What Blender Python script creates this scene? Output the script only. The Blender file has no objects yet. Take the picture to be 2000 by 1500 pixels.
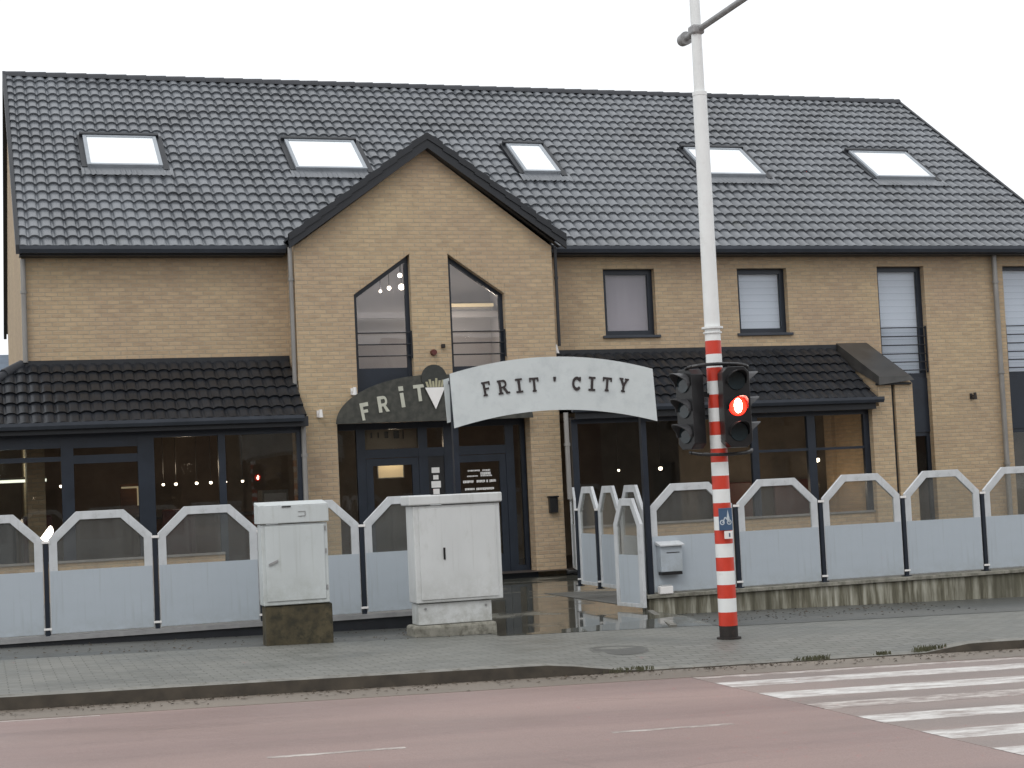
import bpy, math, random
from mathutils import Vector, Matrix, Euler
from mathutils.geometry import tessellate_polygon
random.seed(7)
SC = bpy.context.scene
COL = SC.collection

# ------------------------------------------------------------------ camera, sky, sun, exposure
cam_d = bpy.data.cameras.new("camera"); cam = bpy.data.objects.new("camera", cam_d); COL.objects.link(cam)
cam_d.sensor_width = 36; cam_d.lens = 58.104; cam_d.clip_end = 2000; cam_d.clip_start = 0.1
yaw, pitch, roll = 0.31528776, 0.0610968, -0.04667885
fw = Vector((math.sin(yaw)*math.cos(pitch), math.cos(yaw)*math.cos(pitch), math.sin(pitch)))
rt = Vector((math.cos(yaw), -math.sin(yaw), 0)); up = rt.cross(fw)
c_, s_ = math.cos(roll), math.sin(roll)
rt, up = c_*rt + s_*up, -s_*rt + c_*up
mw = Matrix((rt, up, -fw)).transposed().to_4x4(); mw.translation = (0, 0, 1.6)
cam.matrix_world = mw
SC.camera = cam

SUN_EL, SUN_AZ = math.radians(50), math.radians(215)
w = bpy.data.worlds.new("World"); SC.world = w; w.use_nodes = True
nt = w.node_tree; nt.nodes.clear()
sky = nt.nodes.new('ShaderNodeTexSky'); sky.sky_type = 'NISHITA'; sky.sun_disc = False
sky.sun_elevation = SUN_EL; sky.sun_rotation = SUN_AZ; sky.dust_density = 4; sky.air_density = 1.0
hs = nt.nodes.new('ShaderNodeHueSaturation'); hs.inputs['Saturation'].default_value = 0.12
cl = nt.nodes.new('ShaderNodeMixRGB'); cl.inputs[0].default_value = 0.72; cl.inputs[2].default_value = (13.2, 13.5, 13.9, 1)
bg = nt.nodes.new('ShaderNodeBackground'); bg.inputs['Strength'].default_value = 0.10
wo = nt.nodes.new('ShaderNodeOutputWorld')
nt.links.new(sky.outputs[0], hs.inputs['Color']); nt.links.new(hs.outputs[0], cl.inputs[1])
nt.links.new(cl.outputs[0], bg.inputs[0]); nt.links.new(bg.outputs[0], wo.inputs[0])
sd = bpy.data.lights.new("sun", 'SUN'); sd.energy = 0.5; sd.angle = math.radians(25); sd.color = (1, .97, .93)
sun = bpy.data.objects.new("sun", sd); COL.objects.link(sun)
sun.rotation_euler = Euler((math.radians(90)-SUN_EL, 0, math.radians(180)-SUN_AZ), 'XYZ')
SC.view_settings.view_transform = 'Standard'; SC.view_settings.look = 'None'
SC.view_settings.exposure = 0.06; SC.view_settings.gamma = 1
SC.render.engine = 'CYCLES'

# ------------------------------------------------------------------ materials
def newmat(name):
    m = bpy.data.materials.new(name); m.use_nodes = True
    n = m.node_tree; b = n.nodes.get('Principled BSDF')
    return m, n, b
def node(n, t, **kw):
    o = n.nodes.new(t)
    for k, v in kw.items():
        if k in o.inputs: o.inputs[k].default_value = v
        else: setattr(o, k, v)
    return o
def objcoord(n, scale=(1, 1, 1)):
    tc = n.nodes.new('ShaderNodeTexCoord'); mp = n.nodes.new('ShaderNodeMapping'); mp.inputs['Scale'].default_value = scale
    n.links.new(tc.outputs['Object'], mp.inputs[0]); return mp.outputs[0]
def ramp(n, fac, stops):
    r = n.nodes.new('ShaderNodeValToRGB'); e = r.color_ramp.elements
    while len(e) < len(stops): e.new(.5)
    for i, (p, c) in enumerate(stops): e[i].position = p; e[i].color = (*c, 1) if len(c) == 3 else c
    n.links.new(fac, r.inputs[0]); return r.outputs[0]
def mixc(n, fac, a, b, mode='MIX'):
    m = n.nodes.new('ShaderNodeMixRGB'); m.blend_type = mode
    for i, v in ((0, fac), (1, a), (2, b)):
        if hasattr(v, 'is_linked'): n.links.new(v, m.inputs[i])
        else: m.inputs[i].default_value = v if i == 0 else (*v, 1)
    return m.outputs[0]
def weathered(name, col, rough=.5, var=.12, scale=3.0, stretch=(1, 1, 1), metal=0, bump=0.0, dirt=None, spec=.5, dirt_at=(.55, .75)):
    """painted / metal / concrete surface with slight uneven tone, optional dirt blotches and roughness breakup"""
    m, n, b = newmat(name)
    v = objcoord(n, stretch)
    t = node(n, 'ShaderNodeTexNoise', Scale=scale, Detail=6.0, Roughness=.6); n.links.new(v, t.inputs['Vector'])
    lo = tuple(x*(1-var) for x in col); hi = tuple(min(1, x*(1+var)) for x in col)
    c = ramp(n, t.outputs['Fac'], [(.3, lo), (.7, hi)])
    if dirt:
        t2 = node(n, 'ShaderNodeTexNoise', Scale=scale*1.7, Detail=8.0, Roughness=.7); n.links.new(v, t2.inputs['Vector'])
        f = ramp(n, t2.outputs['Fac'], [(dirt_at[0], (0, 0, 0)), (dirt_at[1], (1, 1, 1))])
        c = mixc(n, f, c, dirt)
    n.links.new(c, b.inputs['Base Color'])
    r = n.nodes.new('ShaderNodeMapRange'); n.links.new(t.outputs['Fac'], r.inputs[0])
    r.inputs[3].default_value = max(.02, rough-.1); r.inputs[4].default_value = min(1, rough+.1)
    n.links.new(r.outputs[0], b.inputs['Roughness'])
    b.inputs['Metallic'].default_value = metal; b.inputs['Specular IOR Level'].default_value = spec
    if bump:
        bp = node(n, 'ShaderNodeBump', Strength=bump, Distance=.01); n.links.new(t.outputs['Fac'], bp.inputs['Height'])
        n.links.new(bp.outputs[0], b.inputs['Normal'])
    return m
def splash(m, z0, z1, col, amt=.7, scale=7):
    """mud splash: blotchy stain that fades upward from the foot of the thing"""
    n = m.node_tree; b = n.nodes['Principled BSDF']; src = b.inputs['Base Color'].links[0].from_socket
    tc = n.nodes.new('ShaderNodeTexCoord'); sp = n.nodes.new('ShaderNodeSeparateXYZ'); n.links.new(tc.outputs['Object'], sp.inputs[0])
    mr = n.nodes.new('ShaderNodeMapRange'); n.links.new(sp.outputs[2], mr.inputs[0]); mr.inputs[1].default_value = z0; mr.inputs[2].default_value = z1; mr.inputs[3].default_value = 1; mr.inputs[4].default_value = 0
    t = node(n, 'ShaderNodeTexNoise', Scale=scale, Detail=8.0, Roughness=.75); n.links.new(tc.outputs['Object'], t.inputs['Vector'])
    a = node(n, 'ShaderNodeMath', operation='MULTIPLY'); n.links.new(mr.outputs[0], a.inputs[0]); n.links.new(ramp(n, t.outputs['Fac'], [(.38, (0, 0, 0)), (.62, (amt,)*3)]), a.inputs[1])
    mp2 = n.nodes.new('ShaderNodeMapping'); mp2.inputs['Scale'].default_value = (22, 22, .9); n.links.new(tc.outputs['Object'], mp2.inputs[0])
    t2 = node(n, 'ShaderNodeTexNoise', Scale=1.0, Detail=4.0); n.links.new(mp2.outputs[0], t2.inputs['Vector'])
    a2 = node(n, 'ShaderNodeMath', operation='MAXIMUM'); n.links.new(a.outputs[0], a2.inputs[0]); n.links.new(ramp(n, t2.outputs['Fac'], [(.56, (0, 0, 0)), (.80, (.35,)*3)]), a2.inputs[1])
    n.links.new(mixc(n, a2.outputs[0], src, col), b.inputs['Base Color'])
def emis(name, col, s):
    m, n, b = newmat(name); b.inputs['Base Color'].default_value = (*col, 1)
    b.inputs['Emission Color'].default_value = (*col, 1); b.inputs['Emission Strength'].default_value = s; return m
def glass(name, tint=(.8, .83, .85), veil=(.1, .1, .1), veilf=0.06, rough=.0, ior=1.5, smear=False):
    m, n, b = newmat(name); out = n.nodes['Material Output']; n.nodes.remove(b)
    tr = node(n, 'ShaderNodeBsdfTransparent'); tr.inputs[0].default_value = (*tint, 1)
    df = node(n, 'ShaderNodeBsdfDiffuse'); df.inputs[0].default_value = (*veil, 1)
    gl = node(n, 'ShaderNodeBsdfGlossy', Roughness=rough)
    fr = node(n, 'ShaderNodeFresnel', IOR=ior)
    ge = n.nodes.new('ShaderNodeNewGeometry'); mr = n.nodes.new('ShaderNodeMapRange'); n.links.new(ge.outputs['Backfacing'], mr.inputs[0])
    mr.inputs[3].default_value = ior; mr.inputs[4].default_value = 1/ior; n.links.new(mr.outputs[0], fr.inputs['IOR'])   # same reflectance on both faces of the sheet
    m1 = node(n, 'ShaderNodeMixShader'); m1.inputs[0].default_value = veilf
    m2 = node(n, 'ShaderNodeMixShader')
    n.links.new(tr.outputs[0], m1.inputs[1]); n.links.new(df.outputs[0], m1.inputs[2])
    n.links.new(fr.outputs[0], m2.inputs[0]); n.links.new(m1.outputs[0], m2.inputs[1]); n.links.new(gl.outputs[0], m2.inputs[2])
    # slightly uneven float glass
    t = node(n, 'ShaderNodeTexNoise', Scale=1.3, Detail=1.0); n.links.new(objcoord(n), t.inputs['Vector'])
    bp = node(n, 'ShaderNodeBump', Strength=.04, Distance=.02); n.links.new(t.outputs['Fac'], bp.inputs['Height'])
    n.links.new(bp.outputs[0], gl.inputs['Normal'])
    if smear:   # water marks and scuffs
        t3 = node(n, 'ShaderNodeTexNoise', Scale=1.0, Detail=7.0, Roughness=.7); n.links.new(objcoord(n, (6, 6, 2.2)), t3.inputs['Vector'])
        n.links.new(ramp(n, t3.outputs['Fac'], [(.3, (veilf*.7,)*3), (.75, (veilf*1.6,)*3)]), m1.inputs[0])
    n.links.new(m2.outputs[0], out.inputs[0]); return m

def brick_mat(name, c1, c2, mort, w=.21, h=.075, ms=.011):
    m, n, b = newmat(name)
    tc = n.nodes.new('ShaderNodeTexCoord'); sp = n.nodes.new('ShaderNodeSeparateXYZ'); n.links.new(tc.outputs['Object'], sp.inputs[0])
    ad = node(n, 'ShaderNodeMath', operation='ADD'); n.links.new(sp.outputs[0], ad.inputs[0]); n.links.new(sp.outputs[1], ad.inputs[1])
    cb = n.nodes.new('ShaderNodeCombineXYZ'); n.links.new(ad.outputs[0], cb.inputs[0]); n.links.new(sp.outputs[2], cb.inputs[1])
    br = node(n, 'ShaderNodeTexBrick', Scale=1.0); br.inputs['Brick Width'].default_value = w; br.inputs['Row Height'].default_value = h
    br.inputs['Mortar Size'].default_value = ms; br.inputs['Mortar Smooth'].default_value = .35; br.inputs['Bias'].default_value = 0
    br.inputs['Color1'].default_value = (*c1, 1); br.inputs['Color2'].default_value = (*c2, 1); br.inputs['Mortar'].default_value = (*mort, 1)
    n.links.new(cb.outputs[0], br.inputs['Vector'])
    # per-brick tone: stretched noise, and large soft weather patches
    mp = n.nodes.new('ShaderNodeMapping'); mp.inputs['Scale'].default_value = (4, 13.3, 1); n.links.new(cb.outputs[0], mp.inputs[0])
    t = node(n, 'ShaderNodeTexNoise', Scale=1.0, Detail=3.0, Roughness=.7); n.links.new(mp.outputs[0], t.inputs['Vector'])
    c = mixc(n, .55, br.outputs['Color'], ramp(n, t.outputs['Fac'], [(.3, (.74, .72, .70)), (.5, (1, 1, 1)), (.7, (1.2, 1.18, 1.12))]), 'MULTIPLY')
    t2 = node(n, 'ShaderNodeTexNoise', Scale=.55, Detail=4.0); n.links.new(cb.outputs[0], t2.inputs['Vector'])
    c = mixc(n, .6, c, ramp(n, t2.outputs['Fac'], [(.3, (.84, .79, .82)), (.7, (1.12, 1.12, 1.02))]), 'MULTIPLY')
    n.links.new(c, b.inputs['Base Color']); b.inputs['Roughness'].default_value = .85
    bp = node(n, 'ShaderNodeBump', Strength=.5, Distance=.01); bp.invert = True
    n.links.new(br.outputs['Fac'], bp.inputs['Height']); n.links.new(bp.outputs[0], b.inputs['Normal'])
    return m

M = {}
M['brick'] = brick_mat('buff_brick', (.495, .375, .245), (.42, .315, .208), (.39, .325, .235))
M['brick2'] = brick_mat('red_brick', (.16, .08, .05), (.10, .05, .035), (.12, .10, .08))
M['tile'] = weathered('glazed_roof_tile', (.11, .12, .133), .32, .34, .8, bump=.1, spec=1.0, dirt=(.12, .13, .11), dirt_at=(.6, .85))
M['tile_dark'] = weathered('dark_roof_tile', (.017, .019, .023), .36, .3, 3, bump=.1, spec=.3, dirt=(.02, .024, .018), dirt_at=(.6, .85))
M['ridge'] = weathered('ridge_tile', (.03, .033, .04), .6, .3, 4)
M['navy'] = weathered('navy_powder_coat', (.011, .017, .028), .38, .2, 4)
M['trim'] = weathered('black_trim', (.012, .014, .018), .5, .3, 5)
M['gutter'] = weathered('dark_grey_gutter', (.035, .042, .055), .42, .2, 2)
M['zinc'] = weathered('zinc', (.26, .25, .235), .45, .18, 5, (1, 1, .3), metal=.3)
M['frame_zinc'] = weathered('blue_grey_window_flashing', (.33, .36, .39), .4, .1, 4, metal=.2)
M['zincdark'] = weathered('weathered_zinc_sheet', (.06, .058, .055), .42, .3, 3, metal=.2, dirt=(.04, .04, .045))
M['panel'] = weathered('grey_blue_panel_paint', (.435, .485, .53), .33, .035, .9, dirt=(.385, .43, .465), dirt_at=(.5, .9))
M['pframe'] = weathered('light_grey_frame_paint', (.57, .59, .605), .4, .08, 6, dirt=(.36, .38, .38), dirt_at=(.55, .8))
M['cab'] = weathered('cabinet_cream_white_paint', (.55, .585, .585), .45, .06, 2.5, (1, 1, .5), dirt=(.40, .42, .38), dirt_at=(.55, .85))
M['cab2'] = weathered('cabinet_grey_white_paint', (.62, .635, .63), .45, .05, 2.5, (1, 1, .5), dirt=(.46, .47, .44), dirt_at=(.55, .85))
M['mossy'] = weathered('mossy_brown_concrete', (.075, .062, .035), .9, .45, 5, bump=.4, dirt=(.03, .028, .018), dirt_at=(.45, .65))
M['plinth'] = weathered('dirty_plinth_concrete', (.26, .25, .21), .85, .3, 6, bump=.4, dirt=(.08, .075, .055), dirt_at=(.45, .7))
M['white'] = weathered('white_post_paint', (.78, .80, .79), .4, .04, 5, dirt=(.6, .6, .57), dirt_at=(.6, .85))
M['red'] = weathered('red_post_paint', (.58, .045, .022), .4, .12, 7, dirt=(.35, .04, .03), dirt_at=(.6, .8))
M['black'] = weathered('black_plastic', (.010, .010, .011), .35, .2, 6)
M['rusty'] = weathered('black_base_paint', (.018, .014, .012), .7, .3, 20, dirt=(.07, .03, .02))
M['grey'] = weathered('galvanised_grey', (.30, .30, .30), .5, .15, 8, metal=.2)
M['visor'] = weathered('visor_grey', (.05, .05, .053), .4, .1, 8)
M['signwhite'] = weathered('sign_white_sheet', (.60, .64, .64), .4, .05, 3, dirt=(.48, .52, .53), dirt_at=(.5, .8))
M['letter'] = weathered('black_letter', (.03, .022, .022), .5, .2, 10)
M['letterlight'] = weathered('pale_letter', (.50, .50, .42), .5, .1, 10)
M['fries'] = weathered('fries_cream', (.38, .36, .24), .5, .1, 10)
M['conewhite'] = weathered('cone_white', (.82, .80, .78), .4, .03, 8)
M['disc'] = weathered('disc_grey', (.03, .032, .028), .5, .25, 14)
M['blue'] = weathered('blue_sign_face', (.05, .10, .18), .4, .1, 8)
M['markgrey'] = weathered('sign_mark_grey', (.50, .56, .60), .4, .1, 8)
M['wallconc'] = None
M['interior'] = weathered('brown_interior_wall', (.19, .15, .11), .7, .4, 1.2)
M['floorin'] = weathered('dark_interior_floor', (.05, .04, .035), .5, .2, 2)
M['hall'] = weathered('pale_hall_wall', (.52, .51, .51), .8, .1, 1)
M['wood'] = weathered('brown_wood', (.12, .05, .022), .5, .3, 2, (1, 1, 12))
M['redseat'] = weathered('red_vinyl', (.10, .02, .015), .4, .15, 4)
M['blueblock'] = weathered('dim_blue_vinyl', (.06, .09, .14), .5, .2, 3)
M['blind'] = None
M['blindgrey'] = weathered('mauve_grey_curtain', (.42, .37, .38), .8, .10, 1, (3, 1, .4))
M['rooflight'] = weathered('skylight_pane_painted_sky', (.90, .94, .96), .12, .02, 1, spec=.6)  # white sky reflection put into the colour of the skylight glass
M['glass'] = glass('window_glass', (.93, .94, .96), veilf=.03)
M['glassdark'] = glass('tinted_window_glass', (.86, .86, .84), veilf=.02)
M['plexi'] = glass('scuffed_plexiglass', (.88, .88, .86), (.42, .43, .42), .09, rough=.08, ior=1.4, smear=True)
M['lamp'] = emis('warm_white_lamp', (1, .86, .68), 7)
M['lampcool'] = emis('white_tube_lamp', (.95, 1, .85), 1.6)
M['poster'] = emis('backlit_menu_board', (.9, .75, .48), .28)
M['redlens'] = emis('red_signal_lens', (1, .018, .008), 4.5)
M['redcore'] = emis('red_signal_bright_centre', (1, .60, .45), 60)
M['darklens'] = weathered('dark_signal_lens', (.02, .03, .035), .12, .1, 5)
M['paper'] = weathered('white_paper', (.75, .74, .72), .7, .05, 8)
M['grass'] = weathered('weed_green', (.085, .085, .045), .7, .3, 6)
M['litter'] = weathered('wet_leaf_litter', (.05, .035, .02), .8, .4, 20)
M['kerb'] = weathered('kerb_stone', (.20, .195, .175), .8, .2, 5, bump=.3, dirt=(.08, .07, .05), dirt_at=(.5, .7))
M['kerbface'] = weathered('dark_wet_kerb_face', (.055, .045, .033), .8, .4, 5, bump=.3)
M['plaster'] = weathered('far_roof_slate', (.10, .13, .17), .7, .2, 2)

splash(M['panel'], .1, .34, (.24, .25, .23), .4); splash(M['pframe'], .1, .42, (.2, .2, .17), .5)
splash(M['cab'], .3, .9, (.26, .27, .22), .6, 5); splash(M['cab2'], .2, .8, (.28, .28, .24), .6, 5)
# smoked, partly see-through arch sign
m, n, b = newmat('smoked_acrylic'); out = n.nodes['Material Output']
tr = node(n, 'ShaderNodeBsdfTransparent'); tr.inputs[0].default_value = (.45, .47, .48, 1)
t = node(n, 'ShaderNodeTexNoise', Scale=9.0, Detail=5.0); n.links.new(objcoord(n), t.inputs['Vector'])
n.links.new(ramp(n, t.outputs['Fac'], [(.35, (.055, .057, .05)), (.65, (.10, .10, .085))]), b.inputs['Base Color']); b.inputs['Roughness'].default_value = .35
mx = node(n, 'ShaderNodeMixShader'); mx.inputs[0].default_value = .72
n.links.new(tr.outputs[0], mx.inputs[1]); n.links.new(b.outputs[0], mx.inputs[2]); n.links.new(mx.outputs[0], out.inputs[0]); M['smoke'] = m

# white slatted roller blind
m, n, b = newmat('white_slat_blind')
wv = node(n, 'ShaderNodeTexWave', Scale=2.3); wv.bands_direction = 'Z'; wv.wave_profile = 'SAW'
n.links.new(objcoord(n), wv.inputs['Vector'])
n.links.new(ramp(n, wv.outputs['Fac'], [(.0, (.50, .56, .61)), (.12, (.84, .89, .93)), (1, (.78, .84, .88))]), b.inputs['Base Color']); b.inputs['Roughness'].default_value = .6
bp = node(n, 'ShaderNodeBump', Strength=.5, Distance=.02); n.links.new(wv.outputs['Fac'], bp.inputs['Height']); n.links.new(bp.outputs[0], b.inputs['Normal'])
M['blind'] = m

# low concrete wall: vertical pale runs and moss
m, n, b = newmat('streaked_mossy_concrete')
t = node(n, 'ShaderNodeTexNoise', Scale=1.0, Detail=5.0, Roughness=.65); n.links.new(objcoord(n, (9, 9, .8)), t.inputs['Vector'])
c = ramp(n, t.outputs['Fac'], [(.32, (.055, .05, .033)), (.46, (.15, .14, .10)), (.58, (.33, .32, .26)), (.7, (.48, .47, .40))])
t2 = node(n, 'ShaderNodeTexNoise', Scale=1.1, Detail=4.0); n.links.new(objcoord(n), t2.inputs['Vector'])
c = mixc(n, ramp(n, t2.outputs['Fac'], [(.48, (0, 0, 0)), (.68, (.7, .7, .7))]), c, (.09, .085, .06))
n.links.new(c, b.inputs['Base Color']); b.inputs['Roughness'].default_value = .85
bp = node(n, 'ShaderNodeBump', Strength=.3, Distance=.01); n.links.new(t.outputs['Fac'], bp.inputs['Height']); n.links.new(bp.outputs[0], b.inputs['Normal'])
M['wallconc'] = m

# asphalt (red surface course), worn; paint
def asphalt(name, lo, hi, rough):
    m, n, b = newmat(name); v = objcoord(n)
    fine = node(n, 'ShaderNodeTexNoise', Scale=90.0, Detail=3.0); n.links.new(v, fine.inputs['Vector'])
    big = node(n, 'ShaderNodeTexNoise', Scale=1.0, Detail=6.0, Roughness=.6); n.links.new(objcoord(n, (.22, .9, 1)), big.inputs['Vector'])
    c = ramp(n, big.outputs['Fac'], [(.3, lo), (.7, hi)])
    c = mixc(n, .5, c, ramp(n, fine.outputs['Fac'], [(.3, (.7, .7, .7)), (.7, (1.3, 1.3, 1.3))]), 'MULTIPLY')
    n.links.new(c, b.inputs['Base Color'])
    n.links.new(ramp(n, big.outputs['Fac'], [(.35, (rough-.16,)*3), (.65, (rough+.1,)*3)]), b.inputs['Roughness'])
    bp = node(n, 'ShaderNodeBump', Strength=.35, Distance=.006); n.links.new(fine.outputs['Fac'], bp.inputs['Height']); n.links.new(bp.outputs[0], b.inputs['Normal'])
    return m
M['road'] = asphalt('red_asphalt', (.235, .163, .148), (.295, .208, .188), .5)
def wear(m):
    n = m.node_tree; b = n.nodes['Principled BSDF']; src = b.inputs['Base Color'].links[0].from_socket
    tc = n.nodes.new('ShaderNodeTexCoord'); sp = n.nodes.new('ShaderNodeSeparateXYZ'); n.links.new(tc.outputs['Object'], sp.inputs[0])
    # polished wheel tracks along the lane (functions of Y), broken up by noise
    y = node(n, 'ShaderNodeMath', operation='MULTIPLY'); n.links.new(sp.outputs[1], y.inputs[0]); y.inputs[1].default_value = 3.6
    sn = node(n, 'ShaderNodeMath', operation='SINE'); n.links.new(y.outputs[0], sn.inputs[0])
    t = node(n, 'ShaderNodeTexNoise', Scale=1.0, Detail=6.0, Roughness=.65); n.links.new(objcoord(n, (.15, 1.6, 1)), t.inputs['Vector'])
    mu = node(n, 'ShaderNodeMath', operation='MULTIPLY_ADD'); n.links.new(sn.outputs[0], mu.inputs[0]); mu.inputs[1].default_value = .12; n.links.new(t.outputs['Fac'], mu.inputs[2])
    c = mixc(n, .8, src, ramp(n, mu.outputs[0], [(.34, (.88, .87, .88)), (.5, (1, 1, 1)), (.68, (1.08, 1.08, 1.07))]), 'MULTIPLY')
    vo = node(n, 'ShaderNodeTexVoronoi', Scale=.55); vo.feature = 'DISTANCE_TO_EDGE'
    ns = node(n, 'ShaderNodeTexNoise', Scale=3.0, Detail=4.0); n.links.new(tc.outputs['Object'], ns.inputs['Vector'])
    n.links.new(mixc(n, .12, tc.outputs['Object'], ns.outputs['Color'], 'ADD'), vo.inputs['Vector'])
    big = node(n, 'ShaderNodeTexNoise', Scale=.35, Detail=2.0); n.links.new(tc.outputs['Object'], big.inputs['Vector'])
    cr = ramp(n, vo.outputs['Distance'], [(.004, (1, 1, 1)), (.010, (0, 0, 0))])
    gate = ramp(n, big.outputs['Fac'], [(.52, (0, 0, 0)), (.62, (.28, .28, .28))])
    c = mixc(n, mixc(n, 1.0, cr, gate, 'MULTIPLY'), c, (.09, .07, .06))
    sp2 = node(n, 'ShaderNodeTexNoise', Scale=2.2, Detail=9.0, Roughness=.8); n.links.new(objcoord(n, (.6, 1, 1)), sp2.inputs['Vector'])
    c = mixc(n, ramp(n, sp2.outputs['Fac'], [(.60, (0, 0, 0)), (.72, (.45,)*3)]), c, (.15, .115, .10))
    n.links.new(c, b.inputs['Base Color'])
wear(M['road'])
M['roadgrey'] = asphalt('grey_asphalt', (.19, .17, .155), (.26, .235, .215), .5)
M['bedroad'] = asphalt('patched_crossing_asphalt', (.20, .165, .15), (.30, .235, .21), .5)
M['strip'] = asphalt('gutter_strip_concrete', (.15, .125, .10), (.23, .195, .16), .6)
M['roadgrey2'] = asphalt('cast_iron_cover', (.075, .075, .068), (.12, .12, .11), .55)
M['dirt'] = asphalt('dark_wet_dirt', (.055, .058, .055), (.12, .12, .11), .5)
M['earth'] = asphalt('earth', (.10, .10, .08), (.16, .15, .12), .8)

m, n, b = newmat('worn_road_paint'); v = objcoord(n, (1, 3, 1))
t = node(n, 'ShaderNodeTexNoise', Scale=3.0, Detail=9.0, Roughness=.75); n.links.new(v, t.inputs['Vector'])
f = ramp(n, t.outputs['Fac'], [(.36, (0, 0, 0)), (.62, (1, 1, 1))])
n.links.new(mixc(n, f, (.30, .25, .23), (.72, .71, .68)), b.inputs['Base Color']); b.inputs['Roughness'].default_value = .5; M['paint'] = m
m, n, b = newmat('faded_road_paint'); v = objcoord(n, (1, 3, 1))
t = node(n, 'ShaderNodeTexNoise', Scale=4.0, Detail=9.0, Roughness=.75); n.links.new(v, t.inputs['Vector'])
f = ramp(n, t.outputs['Fac'], [(.45, (0, 0, 0)), (.60, (1, 1, 1))])
n.links.new(mixc(n, f, (.27, .22, .20), (.58, .54, .50)), b.inputs['Base Color']); b.inputs['Roughness'].default_value = .5; M['paintfaded'] = m

# small concrete pavers
m, n, b = newmat('grey_pavers'); v = objcoord(n)
br = node(n, 'ShaderNodeTexBrick', Scale=1.0); br.inputs['Brick Width'].default_value = .22; br.inputs['Row Height'].default_value = .11
br.inputs['Mortar Size'].default_value = .006; br.inputs['Mortar Smooth'].default_value = .3
br.inputs['Color1'].default_value = (.185, .183, .17, 1); br.inputs['Color2'].default_value = (.15, .15, .137, 1); br.inputs['Mortar'].default_value = (.07, .07, .06, 1)
n.links.new(v, br.inputs['Vector'])
t = node(n, 'ShaderNodeTexNoise', Scale=.8, Detail=7.0, Roughness=.65); n.links.new(v, t.inputs['Vector'])
c = mixc(n, .7, br.outputs['Color'], ramp(n, t.outputs['Fac'], [(.3, (.72, .74, .72)), (.7, (1.2, 1.2, 1.16))]), 'MULTIPLY')
n.links.new(c, b.inputs['Base Color']); n.links.new(ramp(n, t.outputs['Fac'], [(.35, (.35,)*3), (.6, (.65,)*3)]), b.inputs['Roughness'])
bp = node(n, 'ShaderNodeBump', Strength=.4, Distance=.006); bp.invert = True; n.links.new(br.outputs['Fac'], bp.inputs['Height']); n.links.new(bp.outputs[0], b.inputs['Normal'])
M['paver'] = m

# wet path: puddles of standing water over dark paving
m, n, b = newmat('wet_dark_paving'); v = objcoord(n)
t = node(n, 'ShaderNodeTexNoise', Scale=.9, Detail=4.0, Roughness=.55); n.links.new(v, t.inputs['Vector'])
wet = ramp(n, t.outputs['Fac'], [(.52, (0, 0, 0)), (.66, (1, 1, 1))])
t2 = node(n, 'ShaderNodeTexNoise', Scale=14.0, Detail=5.0); n.links.new(v, t2.inputs['Vector'])
dry = ramp(n, t2.outputs['Fac'], [(.3, (.09, .088, .07)), (.7, (.17, .165, .14))])
n.links.new(mixc(n, wet, (.10, .10, .085), dry), b.inputs['Base Color'])
n.links.new(ramp(n, t.outputs['Fac'], [(.50, (.035,)*3), (.68, (.38,)*3)]), b.inputs['Roughness'])
b.inputs['Specular IOR Level'].default_value = .9
bp = node(n, 'ShaderNodeBump', Strength=.25, Distance=.004); mm = node(n, 'ShaderNodeMath', operation='MULTIPLY')
n.links.new(t2.outputs['Fac'], mm.inputs[0]); n.links.new(wet, mm.inputs[1]); n.links.new(mm.outputs[0], bp.inputs['Height']); n.links.new(bp.outputs[0], b.inputs['Normal'])
M['wet'] = m

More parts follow.
